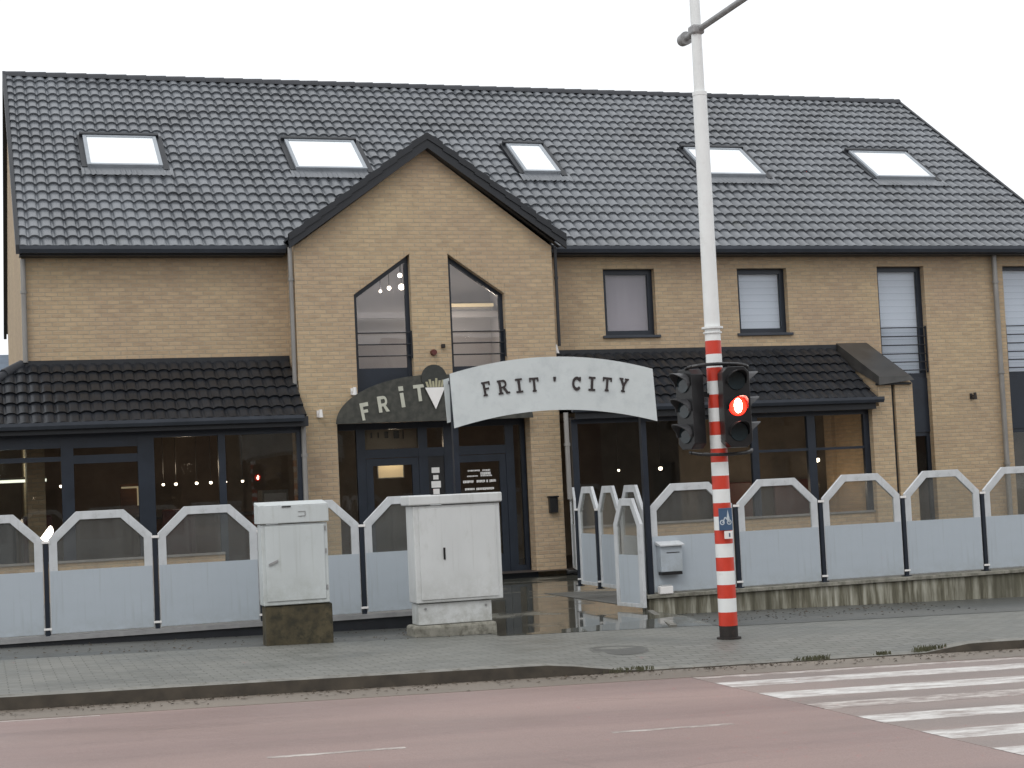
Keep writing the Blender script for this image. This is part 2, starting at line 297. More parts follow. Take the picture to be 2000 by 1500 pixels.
# ------------------------------------------------------------------ mesh helpers
ORG = {}
def thing(name, label, cat, loc, group=None, rotz=0):
    o = bpy.data.objects.new(name, None); COL.objects.link(o); o.empty_display_size = .1
    o.location = loc; o.rotation_euler = (0, 0, rotz); o['label'] = label; o['category'] = cat
    if group: o['group'] = group
    ORG[o.name] = Vector(loc) if not rotz else Vector((0, 0, 0))
    return o
def tag(o, label, cat, group=None):
    o['label'] = label; o['category'] = cat
    if group: o['group'] = group
    return o
class MB:
    def __init__(s): s.v = []; s.f = []
    def add(s, vs, fs):
        k = len(s.v); s.v += [Vector(p) for p in vs]; s.f += [tuple(i+k for i in f) for f in fs]; return s
    def quad(s, *p): return s.add(p, [tuple(range(len(p)))])
    def box(s, x0, x1, y0, y1, z0, z1):
        return s.add([(x0,y0,z0),(x1,y0,z0),(x1,y1,z0),(x0,y1,z0),(x0,y0,z1),(x1,y0,z1),(x1,y1,z1),(x0,y1,z1)],
                     [(3,2,1,0),(4,5,6,7),(0,1,5,4),(1,2,6,5),(2,3,7,6),(3,0,4,7)])
    def prism(s, pts, y0, y1):          # polygon in XZ (counter-clockwise seen from -Y), extruded in Y
        n = len(pts); k = [(x, y0, z) for x, z in pts] + [(x, y1, z) for x, z in pts]
        return s.add(k, [tuple(range(n)), tuple(range(2*n-1, n-1, -1))] + [(i, i+n, (i+1) % n + n, (i+1) % n) for i in range(n)])
    def ring(s, outer, inner, y0, y1):  # frame between two polygons of equal count
        n = len(outer)
        k = [(x, y0, z) for x, z in outer]+[(x, y0, z) for x, z in inner]+[(x, y1, z) for x, z in outer]+[(x, y1, z) for x, z in inner]
        fs = []
        for i in range(n):
            j = (i+1) % n
            fs += [(i, j, n+j, n+i), (2*n+j, 2*n+i, 3*n+i, 3*n+j), (j, i, 2*n+i, 2*n+j), (n+i, n+j, 3*n+j, 3*n+i)]
        return s.add(k, fs)
    def cyl(s, p0, p1, r0, r1=None, n=16, caps=True):
        r1 = r0 if r1 is None else r1; p0 = Vector(p0); p1 = Vector(p1); d = (p1-p0).normalized()
        a = d.orthogonal().normalized(); b2 = d.cross(a); vs = []
        for p, r in ((p0, r0), (p1, r1)):
            vs += [p+(a*math.cos(2*math.pi*i/n)+b2*math.sin(2*math.pi*i/n))*r for i in range(n)]
        fs = [(i, (i+1) % n, n+(i+1) % n, n+i) for i in range(n)]
        if caps: fs += [tuple(range(n-1, -1, -1)), tuple(range(n, 2*n))]
        return s.add(vs, fs)
    def tube(s, path, r, n=8):
        for a, b2 in zip(path[:-1], path[1:]): s.cyl(a, b2, r, n=n)
        return s
    def sphere(s, c, r, n=12, sz=1):
        vs = []; fs = []
        for i in range(n//2+1):
            th = math.pi*i/(n//2)
            for j in range(n):
                ph = 2*math.pi*j/n; vs.append((c[0]+r*math.sin(th)*math.cos(ph), c[1]+r*math.sin(th)*math.sin(ph), c[2]+r*sz*math.cos(th)))
        for i in range(n//2):
            for j in range(n): fs.append((i*n+j, (i+1)*n+j, (i+1)*n+(j+1) % n, i*n+(j+1) % n))
        return s.add(vs, fs)
    def wall(s, outer, holes, y0, y1):   # wall slab in XZ with holes, front at y0, back at y1
        loops = [outer]+holes; flat = [p for l in loops for p in l]; N = len(flat)
        tri = tessellate_polygon([[Vector((x, z, 0)) for x, z in l] for l in loops])
        vs = [(x, y0, z) for x, z in flat]+[(x, y1, z) for x, z in flat]; fs = []
        for t in tri:
            a, b2, c = t; A, B, Cc = flat[a], flat[b2], flat[c]
            if (B[0]-A[0])*(Cc[1]-A[1])-(B[1]-A[1])*(Cc[0]-A[0]) < 0: a, c = c, a
            fs += [(a, b2, c), (c+N, b2+N, a+N)]
        k = 0
        for li, l in enumerate(loops):
            for i in range(len(l)):
                a, b2 = k+i, k+(i+1) % len(l); fs.append((a, a+N, b2+N, b2) if li == 0 else (a, b2, b2+N, a+N))
            k += len(l)
        return s.add(vs, fs)
    def build(s, name, mat, parent=None, bevel=0, smooth=False, rot=None, local=False, loc=None):
        me = bpy.data.meshes.new(name); off = Vector((0, 0, 0))
        if parent is not None and not local: off = ORG[parent.name]
        if loc is not None: off = Vector(loc)
        me.from_pydata([tuple(v-off) for v in s.v], [], s.f); me.validate(); me.update()
        o = bpy.data.objects.new(name, me); COL.objects.link(o); me.materials.append(M[mat] if isinstance(mat, str) else mat)
        if smooth:
            for p in me.polygons: p.use_smooth = True
            md = None
            try:
                me.set_sharp_from_angle(angle=math.radians(40))
            except Exception: pass
        if parent is not None: o.parent = parent
        if loc is not None: o.location = loc
        ORG[o.name] = off
        if bevel:
            b = o.modifiers.new('bevel', 'BEVEL'); b.width = bevel; b.segments = 2; b.limit_method = 'ANGLE'
        return o
def structure(o): o['kind'] = 'structure'; return o
def copy_tree(o, parent=None):
    c = o.copy(); COL.objects.link(c); c.parent = parent; ORG[c.name] = ORG[o.name]
    for ch in [x for x in o.children]: copy_tree(ch, c)
    return c

GS = -.0225
def gz(x, z0=.04): return z0+GS*x
def sheet(x0, x1, y0, y1, dz, nx=1):
    m = MB()
    for i in range(nx):
        a = x0+(x1-x0)*i/nx; b2 = x0+(x1-x0)*(i+1)/nx
        m.quad((a, y0, gz(a, dz)), (b2, y0, gz(b2, dz)), (b2, y1, gz(b2, dz)), (a, y1, gz(a, dz)))
    return m

def lay(x0, x1, y0, y1, dz, n=1):     # thin layer with its edges closed down to the surface below
    m = sheet(x0, x1, y0, y1, dz, n); a, b2 = gz(x0, dz), gz(x1, dz); d = .012
    m.quad((x0, y0, a-d), (x1, y0, b2-d), (x1, y0, b2), (x0, y0, a)); m.quad((x1, y1, b2-d), (x0, y1, a-d), (x0, y1, a), (x1, y1, b2))
    m.quad((x0, y1, a-d), (x0, y0, a-d), (x0, y0, a), (x0, y1, a)); m.quad((x1, y0, b2-d), (x1, y1, b2-d), (x1, y1, b2), (x1, y0, b2)); return m
# ------------------------------------------------------------------ ground, road, pavement
structure(sheet(-400, 400, -400, 600, -.42).build('ground', 'earth'))
structure(sheet(-80, 80, -6, 13.95, -.08, 4).build('road', 'road'))
structure(lay(-80, 80, 13.95, 14.62, -.077, 4).build('road_gutter_strip', 'strip'))
structure(lay(6.12, 10.4, 8.2, 13.9, -.0782).build('crossing_bed', 'bedroad'))

def kerb_z(x):      # height of the kerb top above road plane: full, dropped by the crossing, full again
    def sm(a, b2, t): t = max(0, min(1, (t-a)/(b2-a))); return t*t*(3-2*t)
    return .12*(1-sm(4.9, 6.0, x)) + .022*(sm(4.9, 6.0, x)-sm(8.9, 9.6, x)) + .095*sm(8.9, 9.6, x)
m = MB(); mf = MB(); mp_ = MB()
xs = [-80, -30, -10, -5]+[i*.25 for i in range(-12, 60)]+[16, 20, 30, 80]
for a, b2 in zip(xs[:-1], xs[1:]):
    za, zb = gz(a, -.08)+kerb_z(a), gz(b2, -.08)+kerb_z(b2)
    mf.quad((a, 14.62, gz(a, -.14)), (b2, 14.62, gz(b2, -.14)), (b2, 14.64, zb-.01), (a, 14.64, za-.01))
    m.quad((a, 14.64, za-.01), (b2, 14.64, zb-.01), (b2, 14.78, zb), (a, 14.78, za))
    ys = [14.78, 15.2, 15.8, 18.15]
    for y0, y1 in zip(ys[:-1], ys[1:]):
        def hz(x, y):
            t = max(0, min(1, (15.8-y)/1.02)); return gz(x, .04)*(1-t)+(gz(x, -.08)+kerb_z(x))*t
        mp_.quad((a, y0, hz(a, y0)), (b2, y0, hz(b2, y0)), (b2, y1, hz(b2, y1)), (a, y1, hz(a, y1)))
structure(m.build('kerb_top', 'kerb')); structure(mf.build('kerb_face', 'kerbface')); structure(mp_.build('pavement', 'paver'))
# dirt strip between pavement and the windbreak
structure(sheet(-80, 5.62, 18.15, 20.4, .036, 4).build('verge_dirt_strip', 'dirt'))
structure(sheet(8.15, 80, 17.55, 20.4, .044, 4).build('verge_dirt_strip', 'dirt'))
# wet entrance path (ramps up from the pavement to the doors)
structure(MB().quad((5.55, 17.85, gz(5.55, .043)), (8.16, 17.85, gz(8.16, .043)), (8.16, 18.7, -.082), (5.55, 18.7, -.082)).quad((5.55, 18.7, -.082), (8.16, 18.7, -.082), (8.16, 28.78, -.082), (5.55, 28.78, -.082)).quad((8.16, 20.0, -.082), (10.3, 20.0, -.082), (10.3, 28.78, -.082), (8.16, 28.78, -.082)).build('entrance_path', 'wet'))
structure(MB().quad((-12, 19.9, .03), (5.55, 19.9, .03), (5.55, 29.5, .03), (-12, 29.5, .03)).build('terrace_paving', 'paver'))
structure(MB().quad((10.3, 19.95, .0), (40, 19.95, .0), (40, 29.65, .0), (10.3, 29.65, .0)).build('terrace_paving', 'dirt'))
structure(MB().quad((8.24, 19.95, -.078), (10.29, 19.95, -.078), (10.29, 23.2, -.078), (8.24, 24.2, -.078)).build('terrace_planting_bed', 'dirt'))
structure(MB().box(5.52, 5.6, 19.95, 28.8, -.2, .045).build('terrace_kerb', 'plinth'))
# thin kerb edging that runs from the wall end to the pavement
structure(MB().add([(8.10, 19.7, -.14), (8.17, 19.7, -.14), (7.70, 17.85, -.13), (7.62, 17.85, -.13), (8.10, 19.7, -.07), (8.17, 19.7, -.07), (7.70, 17.85, -.105), (7.62, 17.85, -.105)],
    [(0, 1, 5, 4), (1, 2, 6, 5), (2, 3, 7, 6), (3, 0, 4, 7), (4, 5, 6, 7)]).build('path_edging', 'kerb'))
# manhole cover sunk in pavement
m = MB(); k = 24
for r0, r1, z in ((.0, .27, .0015), (.285, .30, .002)):
    for i in range(k):
        a, b2 = 2*math.pi*i/k, 2*math.pi*(i+1)/k
        P = [(6.13+r*math.cos(t), 15.72+r*math.sin(t)) for r, t in ((r0, a), (r1, a), (r1, b2), (r0, b2))]
        m.quad(*[(x, y, hz(x, y)+z) for x, y in (P if r0 else P[1:] + [P[0]])])
tag(m.build('manhole_cover', 'roadgrey2'), 'round dark cast manhole cover set in the grey pavement', 'manhole cover')

# road markings
zb = [(13.42, 13.06, 'paint'), (12.56, 12.16, 'paint'), (11.76, 11.42, 'paintfaded'), (10.96, 10.58, 'paint'), (10.08, 9.70, 'paint'), (9.24, 8.84, 'paint'), (13.90, 13.76, 'paintfaded')]
for y1, y0, mt in zb:
    structure(lay(6.12, 10.32, y0, y1, -.0765, 8).build('zebra_stripe_marking', mt))
for a, b2 in ((-3.2, -.7), (1.78, 2.72), (4.22, 5.16)):
    structure(lay(a, b2, 11.0, 11.07, -.0785).build('lane_dash_marking', 'paintfaded'))
structure(lay(-1, .9, 13.86, 13.91, -.0785).build('edge_line_marking', 'paintfaded'))

# debris in the gutter and weeds at the kerb
m = MB()
for i in range(900):
    x = random.uniform(-1, 11); y = 14.6-abs(random.gauss(0, .22)); z = gz(x, -.07)
    if y < 13.7: continue
    s = random.uniform(.008, .03); a = random.uniform(0, 6.28); h = random.uniform(.003, .012)
    m.add([(x+s*math.cos(a+k*2.1), y+s*.7*math.sin(a+k*2.1), z+(h if k == 1 else 0)) for k in range(3)], [(0, 1, 2)])
for i in range(500):
    x = random.choice((random.uniform(-1, 5.5), random.uniform(8.2, 12))); y = random.uniform(18.0, 19.7); z = gz(x, .046)
    s = random.uniform(.008, .025); a = random.uniform(0, 6.28)
    m.add([(x+s*math.cos(a+k*2.1), y+s*math.sin(a+k*2.1), z+(.01 if k == 1 else 0)) for k in range(3)], [(0, 1, 2)])
o = m.build('leaf_litter', 'litter'); tag(o, 'wet brown leaf litter and crumbs along the kerb', 'leaf litter'); o['kind'] = 'stuff'
def weed(x, y, r, n, h, label):
    m = MB(); z = gz(x, -.08)+kerb_z(x)-.01
    for i in range(n):
        a = random.uniform(0, 6.28); d = random.uniform(0, 1)**.6
        px, py = x+r*d*math.cos(a), y+.25*r*d*math.sin(a)
        hh = h*random.uniform(.4, 1); l = random.uniform(-.6, .6)*hh; l2 = random.uniform(-.4, .4)*hh; w_ = .006
        m.add([(px-w_, py, z-.02), (px+w_, py, z-.02), (px+l*.5+w_*.7, py+l2*.5, z+hh*.7), (px+l*.5-w_*.7, py+l2*.5, z+hh*.7), (px+l, py+l2, z+hh)], [(0, 1, 2, 3), (3, 2, 4)])
    tag(m.build('weed_tuft', 'grass'), label, 'weeds', 'weed tufts along the kerb')
weed(5.75, 14.66, .32, 110, .028, 'low weed tuft where the tall kerb begins to drop')
weed(7.75, 14.66, .22, 120, .05, 'middle weed tuft on the dropped kerb behind the crossing')
weed(8.55, 14.70, .10, 60, .05, 'small weed tuft between two larger ones on the kerb')
weed(9.1, 14.72, .22, 140, .065, 'tall weed tuft where the kerb rises again at right')

# ------------------------------------------------------------------ main building
B = thing('restaurant_building', 'long buff brick two-storey building with grey tiled roof and central gable', 'building', (10, 29, 0))
XL, XR, YF, YB = .83, 22.28, 29.7, 42.5
T35 = math.tan(math.radians(35))
def rz(y): return 6.12+(y-29.42)*T35     # main roof plane
# walls
wins = dict(w1=[(11.64, 4.40), (12.72, 4.40), (12.72, 5.70), (11.64, 5.70)], w2=[(14.50, 4.40), (15.60, 4.40), (15.60, 5.70), (14.50, 5.70)],
            t1=[(17.66, .14), (18.76, .14), (18.76, 5.73), (17.66, 5.73)], t2=[(20.66, .14), (21.76, .14), (21.76, 5.73), (20.66, 5.73)])
rough_up = [(XL, 3.0), (5.5, 3.0), (5.5, 6.1), (XL, 6.1)]
MB().wall(rough_up, [], YF, YF+.3).build('wall', 'brick', B)
MB().wall([(10.3, 3.0), (16.4, 3.0), (16.4, -.5), (XR, -.5), (XR, 6.1), (10.3, 6.1)], [wins['w1'], wins['w2'], [(17.66, .14), (18.76, .14), (18.76, 5.73), (17.66, 5.73)], wins['t2']], YF, YF+.3).build('wall', 'brick', B)
m = MB()   # left and right end walls (gabled), back wall
for X0, X1 in ((XL, XL+.3), (XR-.3, XR)):
    m = MB()
    P = [(YF+.0015, -.5), (YB, -.5), (YB, 6.2), (36.1, 10.6), (YF+.0015, 6.15)]
    k = [(X0+.001, y, z) for y, z in P]+[(X1-.001, y, z) for y, z in P]; nn = 5
    m.add(k, [tuple(range(nn-1, -1, -1)), tuple(range(nn, 2*nn))]+[(i, (i+1) % nn, nn+(i+1) % nn, nn+i) for i in range(nn)])
    m.build('end_wall', 'brick', B)
MB().box(XL+.3, XR-.3, YB-.3, YB, -.5, 6.1).build('back_wall', 'brick', B)
# gable wall with two raked windows and the entrance opening
gx0, gx1, YG = 5.46, 10.32, 28.9
gl = [(6.52, 3.30), (7.58, 3.30), (7.58, 5.88), (6.52, 5.14)]
gr = [(8.30, 3.30), (9.36, 3.30), (9.36, 5.14), (8.30, 5.88)]
MB().wall([(gx0, -.3), (6.12, -.3), (6.12, 2.84), (9.74, 2.84), (9.74, -.3), (gx1, -.3), (gx1, 6.02), (7.95, 7.80), (gx0, 6.02)], [gl, gr], YG, YG+.3).build('gable_wall', 'brick', B)
for a in (gx0, gx1-.25): MB().box(a, a+.25, YG+.3, YF, -.3, 6.0).build('gable_side_wall', 'brick', B)
# soldier-course bands over the raked windows (slightly proud)
def raked(m, a, b2, t, y0, y1, n):
    for i in range(n):
        f0 = i/n+.06/n; f1 = (i+1)/n-.06/n
        p = [(a[0]+(b2[0]-a[0])*f, a[1]+(b2[1]-a[1])*f) for f in (f0, f1)]
        m.prism([(p[0][0], p[0][1]), (p[1][0], p[1][1]), (p[1][0], p[1][1]+t), (p[0][0], p[0][1]+t)], y0, y1)
for a, b2 in (((6.45, 5.10), (7.60, 5.90)), ((8.28, 5.90), (9.43, 5.10))):
    m = MB(); raked(m, a, b2, .2, YG-.004, YG+.02, 18); m.build('window_lintel', 'brick', B)

# tiled roofs ---------------------------------------------------------------
def tiled(x0, x1, org, sdir, L, pitch=.215, course=.37, amp=.026, lift=.042, clip=None, spr=9):
    """pantile surface: x along X, s down the slope from org(ridge) ; real wave and steps"""
    m = MB(); nr = max(1, round(L/course)); cs = L/nr
    sd = Vector(sdir).normalized(); nrm = Vector((0, sd.z, -sd.y)); nrm = nrm if nrm.z > 0 else -nrm
    nx = int(round((x1-x0)/pitch*spr)); xs = [x0+(x1-x0)*i/nx for i in range(nx+1)]
    tl = {}
    def wave(x): return wave0(x) + tl.setdefault((r, int((x-x0)/pitch/2)), random.uniform(-.004, .004))
    def wave0(x):
        t = ((x-x0)/pitch) % 1.0
        if t < .70: return amp*math.sin(math.pi*t/.70)**.6
        return -amp*.9*math.sin(math.pi*(t-.70)/.30)
    for r in range(nr):
        s0, s1 = r*cs, (r+1)*cs; rows = []
        jit = random.uniform(-.002, .002)
        for s_, l in ((s0, 0.0), (s1, lift), (s1, lift-.07)):
            row = []
            for x in xs:
                p = Vector(org)+sd*(s_+(.012 if l == lift else 0)+jit)+nrm*(l+wave(x)); row.append((x, p.y, p.z))
            rows.append(row)
        for a, b2 in ((0, 1), (1, 2)):
            base = len(m.v); keep = []
            for i in range(nx):
                xm = (xs[i]+xs[i+1])/2
                if clip and not clip(xm, (s0+s1)/2): continue
                q = [rows[a][i], rows[b2][i], rows[b2][i+1], rows[a][i+1]]
                keep.append(q)
            for q in keep: m.add(q, [(0, 1, 2, 3)])
    return m
def weld(o):
    import bmesh
    bm = bmesh.new(); bm.from_mesh(o.data); bmesh.ops.remove_doubles(bm, verts=bm.verts, dist=.0005)
    bmesh.ops.recalc_face_normals(bm, faces=bm.faces); bm.to_mesh(o.data); bm.free()
Lr = (36.1-29.36)/math.cos(math.radians(35))
def xverge(s): return 22.33+.02*s*0
skl = [(2.16, 3.58), (6.17, 7.62), (10.94, 11.74), (15.08, 16.48), (19.2, 20.7)]
def clip_main(x, s):
    y = 36.1-s*math.cos(math.radians(35)); z = rz(y)
    # cut away where gable roof covers
    if abs(x-7.95) < 2.45 and z < 8.0-abs(x-7.95)*.74-.12 : return False
    return True
o = tiled(.78, 22.33, (0, 36.1, 10.78), (0, -math.cos(math.radians(35)), -math.sin(math.radians(35))), Lr, clip=clip_main).build('roof', 'tile', B)
ROOF = o
# back slope (plain tiled sheet) and verge boards
m = MB(); m.quad((.78, 36.1, 10.76), (22.33, 36.1, 10.76), (22.33, 43.0, 5.95), (.78, 43.0, 5.95)); m.quad((.80, 36.1, 10.70), (.80, 29.40, 6.02), (22.31, 29.40, 6.02), (22.31, 36.1, 10.70)); m.build('back_roof_slope', 'tile', B)
for X in (.74, 22.30):
    m = MB()
    for (ya, za), (yb, zb_) in (((29.3, 6.06), (36.1, 10.82)), ((36.1, 10.82), (43.05, 5.95))):
        m.add([(X, ya, za-.12), (X, yb, zb_-.12), (X, yb, zb_+.045), (X, ya, za+.045), (X+.07, ya, za-.12), (X+.07, yb, zb_-.12), (X+.07, yb, zb_+.045), (X+.07, ya, za+.045)],
              [(0, 1, 2, 3), (7, 6, 5, 4), (3, 2, 6, 7), (0, 4, 5, 1), (0, 3, 7, 4), (1, 5, 6, 2)])
    m.build('verge', 'trim', B)
m = MB(); x = .76
while x < 22.3:      # overlapping half-round ridge caps
    n = 8; r0, r1 = .125, .14; L = .42; pts = []
    for xx, r in ((x, r0), (min(x+L+.03, 22.36), r1)):
        pts += [(xx, 36.1+r*1.1*math.cos(math.pi*j/n), 10.73+r*math.sin(math.pi*j/n)) for j in range(n+1)]
    m.add(pts, [(j, j+1, n+2+j, n+1+j) for j in range(n)]+[tuple(range(n+1, 2*n+2))]); x += L
m.build('ridge_cap', 'ridge', B, smooth=True)

# gutters: open half round profile approximated by chamfered box section
def gutter(m, x0, x1, y, z, w_=.14, h=.13):
    P = [(y, z), (y-w_*.0-.0, z-h*.5), (y-w_*.25, z-h), (y-w_*.75, z-h), (y-w_, z-h*.5), (y-w_, z), (y-w_+.012, z), (y-w_+.012, z-h*.45), (y-w_*.72, z-h+.012), (y-w_*.28, z-h+.012), (y-.012, z-h*.45), (y-.012, z)]
    n = len(P); k = [(x0, a, b2) for a, b2 in P]+[(x1, a, b2) for a, b2 in P]
    m.add(k, [(i, (i+1) % n, n+(i+1) % n, n+i) for i in range(n)]+[tuple(range(n-1, -1, -1)), tuple(range(n, 2*n))])
def eave(x0, x1):
    m = MB(); gutter(m, x0, x1, 29.40, 6.09); m.build('gutter', 'gutter', B)
    MB().box(x0, x1, 29.402, 29.70, 5.93, 5.965).box(x0, x1, 29.402, 29.43, 5.965, 6.06).build('fascia', 'trim', B)
eave(.80, 5.40); eave(10.50, 22.4)

# gable roof: two slopes back into main roof, thick black barge boards
def gable_slope(sx):
    m = MB(); ap = (7.95, 8.02); ft = (7.95+sx*2.56, 6.16); n = 9
    def up(x): return 8.02-(abs(x-7.95))*.7266
    for i in range(n):
        xa = 7.95+sx*2.56*i/n; xb = 7.95+sx*2.56*(i+1)/n
        za, zb_ = up(xa), up(xb); lift = .035
        ya = 29.42+(za-6.12)/T35; yb = 29.42+(zb_-6.12)/T35
        ya = max(ya, 29.0)+.12; yb = max(yb, 29.0)+.12
        q = [(xa, 28.72, za), (xb, 28.72, zb_+lift), (xb, yb, zb_+lift), (xa, ya, za)]
        if sx < 0: q = q[::-1]
        m.quad(*q)
        q = [(xb, 28.72, zb_+lift), (xb, 28.72, zb_), (xb, yb, zb_), (xb, yb, zb_+lift)]
        m.quad(*(q if sx > 0 else q[::-1]))
    return m
gable_slope(1).build('gable_roof', 'tile_dark', B); gable_slope(-1).build('gable_roof', 'tile_dark', B)
for sx in (-1, 1):    # barge board with a stepped tile-end profile
    m = MB(); a = (7.95, 8.06); f = (7.95+sx*2.60, 6.17)
    P = [(a[0], a[1]-.27), (f[0], f[1]-.22), (f[0], f[1]+.03), (a[0], a[1])]
    if sx > 0: P = P
    else: P = P[::-1]
    m.prism(P, 28.68, 28.74)
    for i in range(9):
        t0, t1 = i/9, (i+1)/9
        p0 = (a[0]+(f[0]-a[0])*t0, a[1]+(f[1]-a[1])*t0); p1 = (a[0]+(f[0]-a[0])*t1, a[1]+(f[1]-a[1])*t1)
        Q = [(p0[0], p0[1]-.11), (p1[0], p1[1]-.11+.03), (p1[0], p1[1]+.05), (p0[0], p0[1]+.01)]
        if sx < 0: Q = Q[::-1]
        m.prism(Q, 28.655, 28.79)
    m.build('barge_board', 'trim', B)
for sx in (-1, 1):    # sloping soffit under the gable overhang
    MB().add([(7.95, 28.74, 7.80), (7.95+sx*2.5, 28.74, 5.99), (7.95+sx*2.5, 28.899, 5.99), (7.95, 28.899, 7.80)], [(0, 1, 2, 3)]).build('soffit', 'trim', B)

# skylights
for i, (a, b2) in enumerate(skl):
    S0 = (36.1-33.27)/math.cos(math.radians(35)); S1 = (36.1-32.10)/math.cos(math.radians(35))
    sd = Vector((0, -math.cos(math.radians(35)), -math.sin(math.radians(35)))); nr_ = Vector((0, -math.sin(math.radians(35)), math.cos(math.radians(35))))
    def P(x, s_, h): q = Vector((0, 36.1, 10.78))+sd*s_+nr_*h; return (x, q.y, q.z)
    def slab(m, x0, x1, s0, s1, h0, h1):
        m.add([P(x0, s1, h0), P(x1, s1, h0), P(x1, s0, h0), P(x0, s0, h0), P(x0, s1, h1), P(x1, s1, h1), P(x1, s0, h1), P(x0, s0, h1)],
              [(3, 2, 1, 0), (4, 5, 6, 7), (0, 1, 5, 4), (1, 2, 6, 5), (2, 3, 7, 6), (3, 0, 4, 7)])
    m = MB(); w_ = .07
    slab(m, a, a+w_, S0, S1, 0, .12); slab(m, b2-w_, b2, S0, S1, 0, .12); slab(m, a+w_, b2-w_, S0, S0+w_, 0, .122); slab(m, a+w_, b2-w_, S1-w_, S1, 0, .118)
    f = m.build('skylight', 'frame_zinc', B, bevel=.006)
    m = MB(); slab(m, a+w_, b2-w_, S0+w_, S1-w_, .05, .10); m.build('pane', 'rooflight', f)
    m = MB(); slab(m, a-.06, b2+.06, S0-.1, S0+.005, .01, .145); m.build('hood', 'trim', f, bevel=.01)
    # lead apron below, crinkled over the tiles
    m = MB(); n = int((b2-a+.3)/.05)
    for j in range(n):
        xa = a-.12+(b2-a+.3)*j/n; xb = a-.12+(b2-a+.3)*(j+1)/n
        ha = .052+.014*math.sin(xa*58); hb = .052+.014*math.sin(xb*58)
        m.quad(P(xa, S1, .06), P(xa, S1+.36, ha+.012), P(xb, S1+.36, hb+.012), P(xb, S1, .06))
    m.build('flashing', 'zinclead' if 'zinclead' in M else 'tile', f)
    for q0, q1, q2 in ((a-.10, a-.001, S1+.02), (b2+.001, b2+.12, S1+.1)):
        m = MB(); slab(m, q0, q1, S0-.1, q2, 0, .075); m.build('side_flashing', 'trim', f)

# lean-to roofs -------------------------------------------------------------
T_l = math.radians(35); Ll = 1.60/math.cos(T_l)
def leanto(x0, x1, clip=None):
    return tiled(x0, x1, (0, 29.68, 4.07), (0, -math.cos(T_l), -math.sin(T_l)), Ll, pitch=.2, course=.34, clip=clip, amp=.018, lift=.034)
leanto(-.9, 5.42, clip=lambda x, s_: x > .8-s_*math.cos(T_l)-.02).build('lean_to_roof', 'tile_dark', B)
leanto(10.36, 16.55).build('lean_to_roof', 'tile_dark', B)
# side slope of the left lean-to round the corner, and hip caps
m = MB(); n = 5
for i in range(n):
    s0, s1 = 1.6*i/n, 1.6*(i+1)/n; z0, z1 = 4.07-s0*T35, 4.07-s1*T35+.03
    m.quad((.8-s0, 29.68-s0, z0), (.8-s1, 29.68-s1, z1), (.8-s1, 38, z1), (.8-s0, 38, z0))
    m.quad((.8-s1, 29.68-s1, z1), (.8-s1, 29.68-s1, z1-.03), (.8-s1, 38, z1-.03), (.8-s1, 38, z1))
m.build('lean_to_side_roof', 'tile_dark', B)
m = MB()
for i in range(6):
    s0, s1 = 1.66*i/6, 1.66*(i+1)/6+.03
    m.cyl((.8-s0, 29.68-s0, 4.07-s0*T35+.01), (.8-s1, 29.68-s1, 4.07-s1*T35+.03), .075, .095, n=10)
m.build('hip_cap', 'ridge', B, smooth=True)
# lead flashing where lean-to roofs meet the brick
for a, b2 in ((.82, 5.45), (10.33, 16.6)): MB().box(a, b2, 29.64, 29.698, 4.02, 4.13).build('flashing', 'trim', B)
m = MB(); gutter(m, -.95, 5.36, 28.07, 2.97, .13, .11); m.build('gutter', 'gutter', B)
m = MB(); gutter(m, 10.25, 16.62, 28.07, 2.97, .13, .11); m.build('gutter', 'gutter', B)
MB().box(-.85, 5.45, 28.072, 28.10, 2.78, 2.95).box(-.85, 5.45, 28.10, 28.32, 2.78, 2.80).build('fascia', 'trim', B)
MB().box(10.33, 16.5, 28.072, 28.10, 2.74, 2.95).box(10.33, 16.5, 28.10, 28.32, 2.74, 2.76).build('fascia', 'trim', B)
# zinc capping over end wall of right lean-to
m = MB()
A = (29.69, 4.16); C_ = (28.10, 3.36)
m.add([(16.62, C_[0], C_[1]), (17.32, C_[0], C_[1]), (17.32, A[0], A[1]), (16.62, A[0], A[1]),
       (16.60, C_[0]-.02, C_[1]-.16), (17.38, C_[0]-.02, C_[1]-.08), (17.38, A[0], A[1]-.1), (16.60, A[0], A[1]-.3)],
      [(0, 1, 2, 3), (4, 5, 1, 0), (5, 6, 2, 1), (7, 4, 0, 3)])
m.build('wall_capping', 'zincdark', B)
MB().box(16.60, 17.36, 28.16, 28.22, 3.20, 3.24).build('capping_trim', 'trim', B)
# end wall pier, with the slot and downpipe in it
m = MB()
def slopebox(m, x0, x1):
    P = [(28.2, -.4), (29.69, -.4), (29.69, 4.03), (28.2, 3.23)]
    k = [(x0, y, z) for y, z in P]+[(x1, y, z) for y, z in P]
    m.add(k, [(3, 2, 1, 0), (4, 5, 6, 7), (0, 1, 5, 4), (1, 2, 6, 5), (2, 3, 7, 6), (3, 0, 4, 7)])
m.box(16.48, 16.64, 28.2, 29.69, -.4, 2.80); slopebox(m, 16.641, 16.93); slopebox(m, 17.01, 17.40); m.box(16.9295, 17.0105, 28.32, 29.68, -.4, 3.2)
m.build('lean_to_end_wall', 'brick', B)
MB().box(16.94, 17.0, 28.26, 28.319, -.3, 3.2).build('downpipe', 'trim', B)

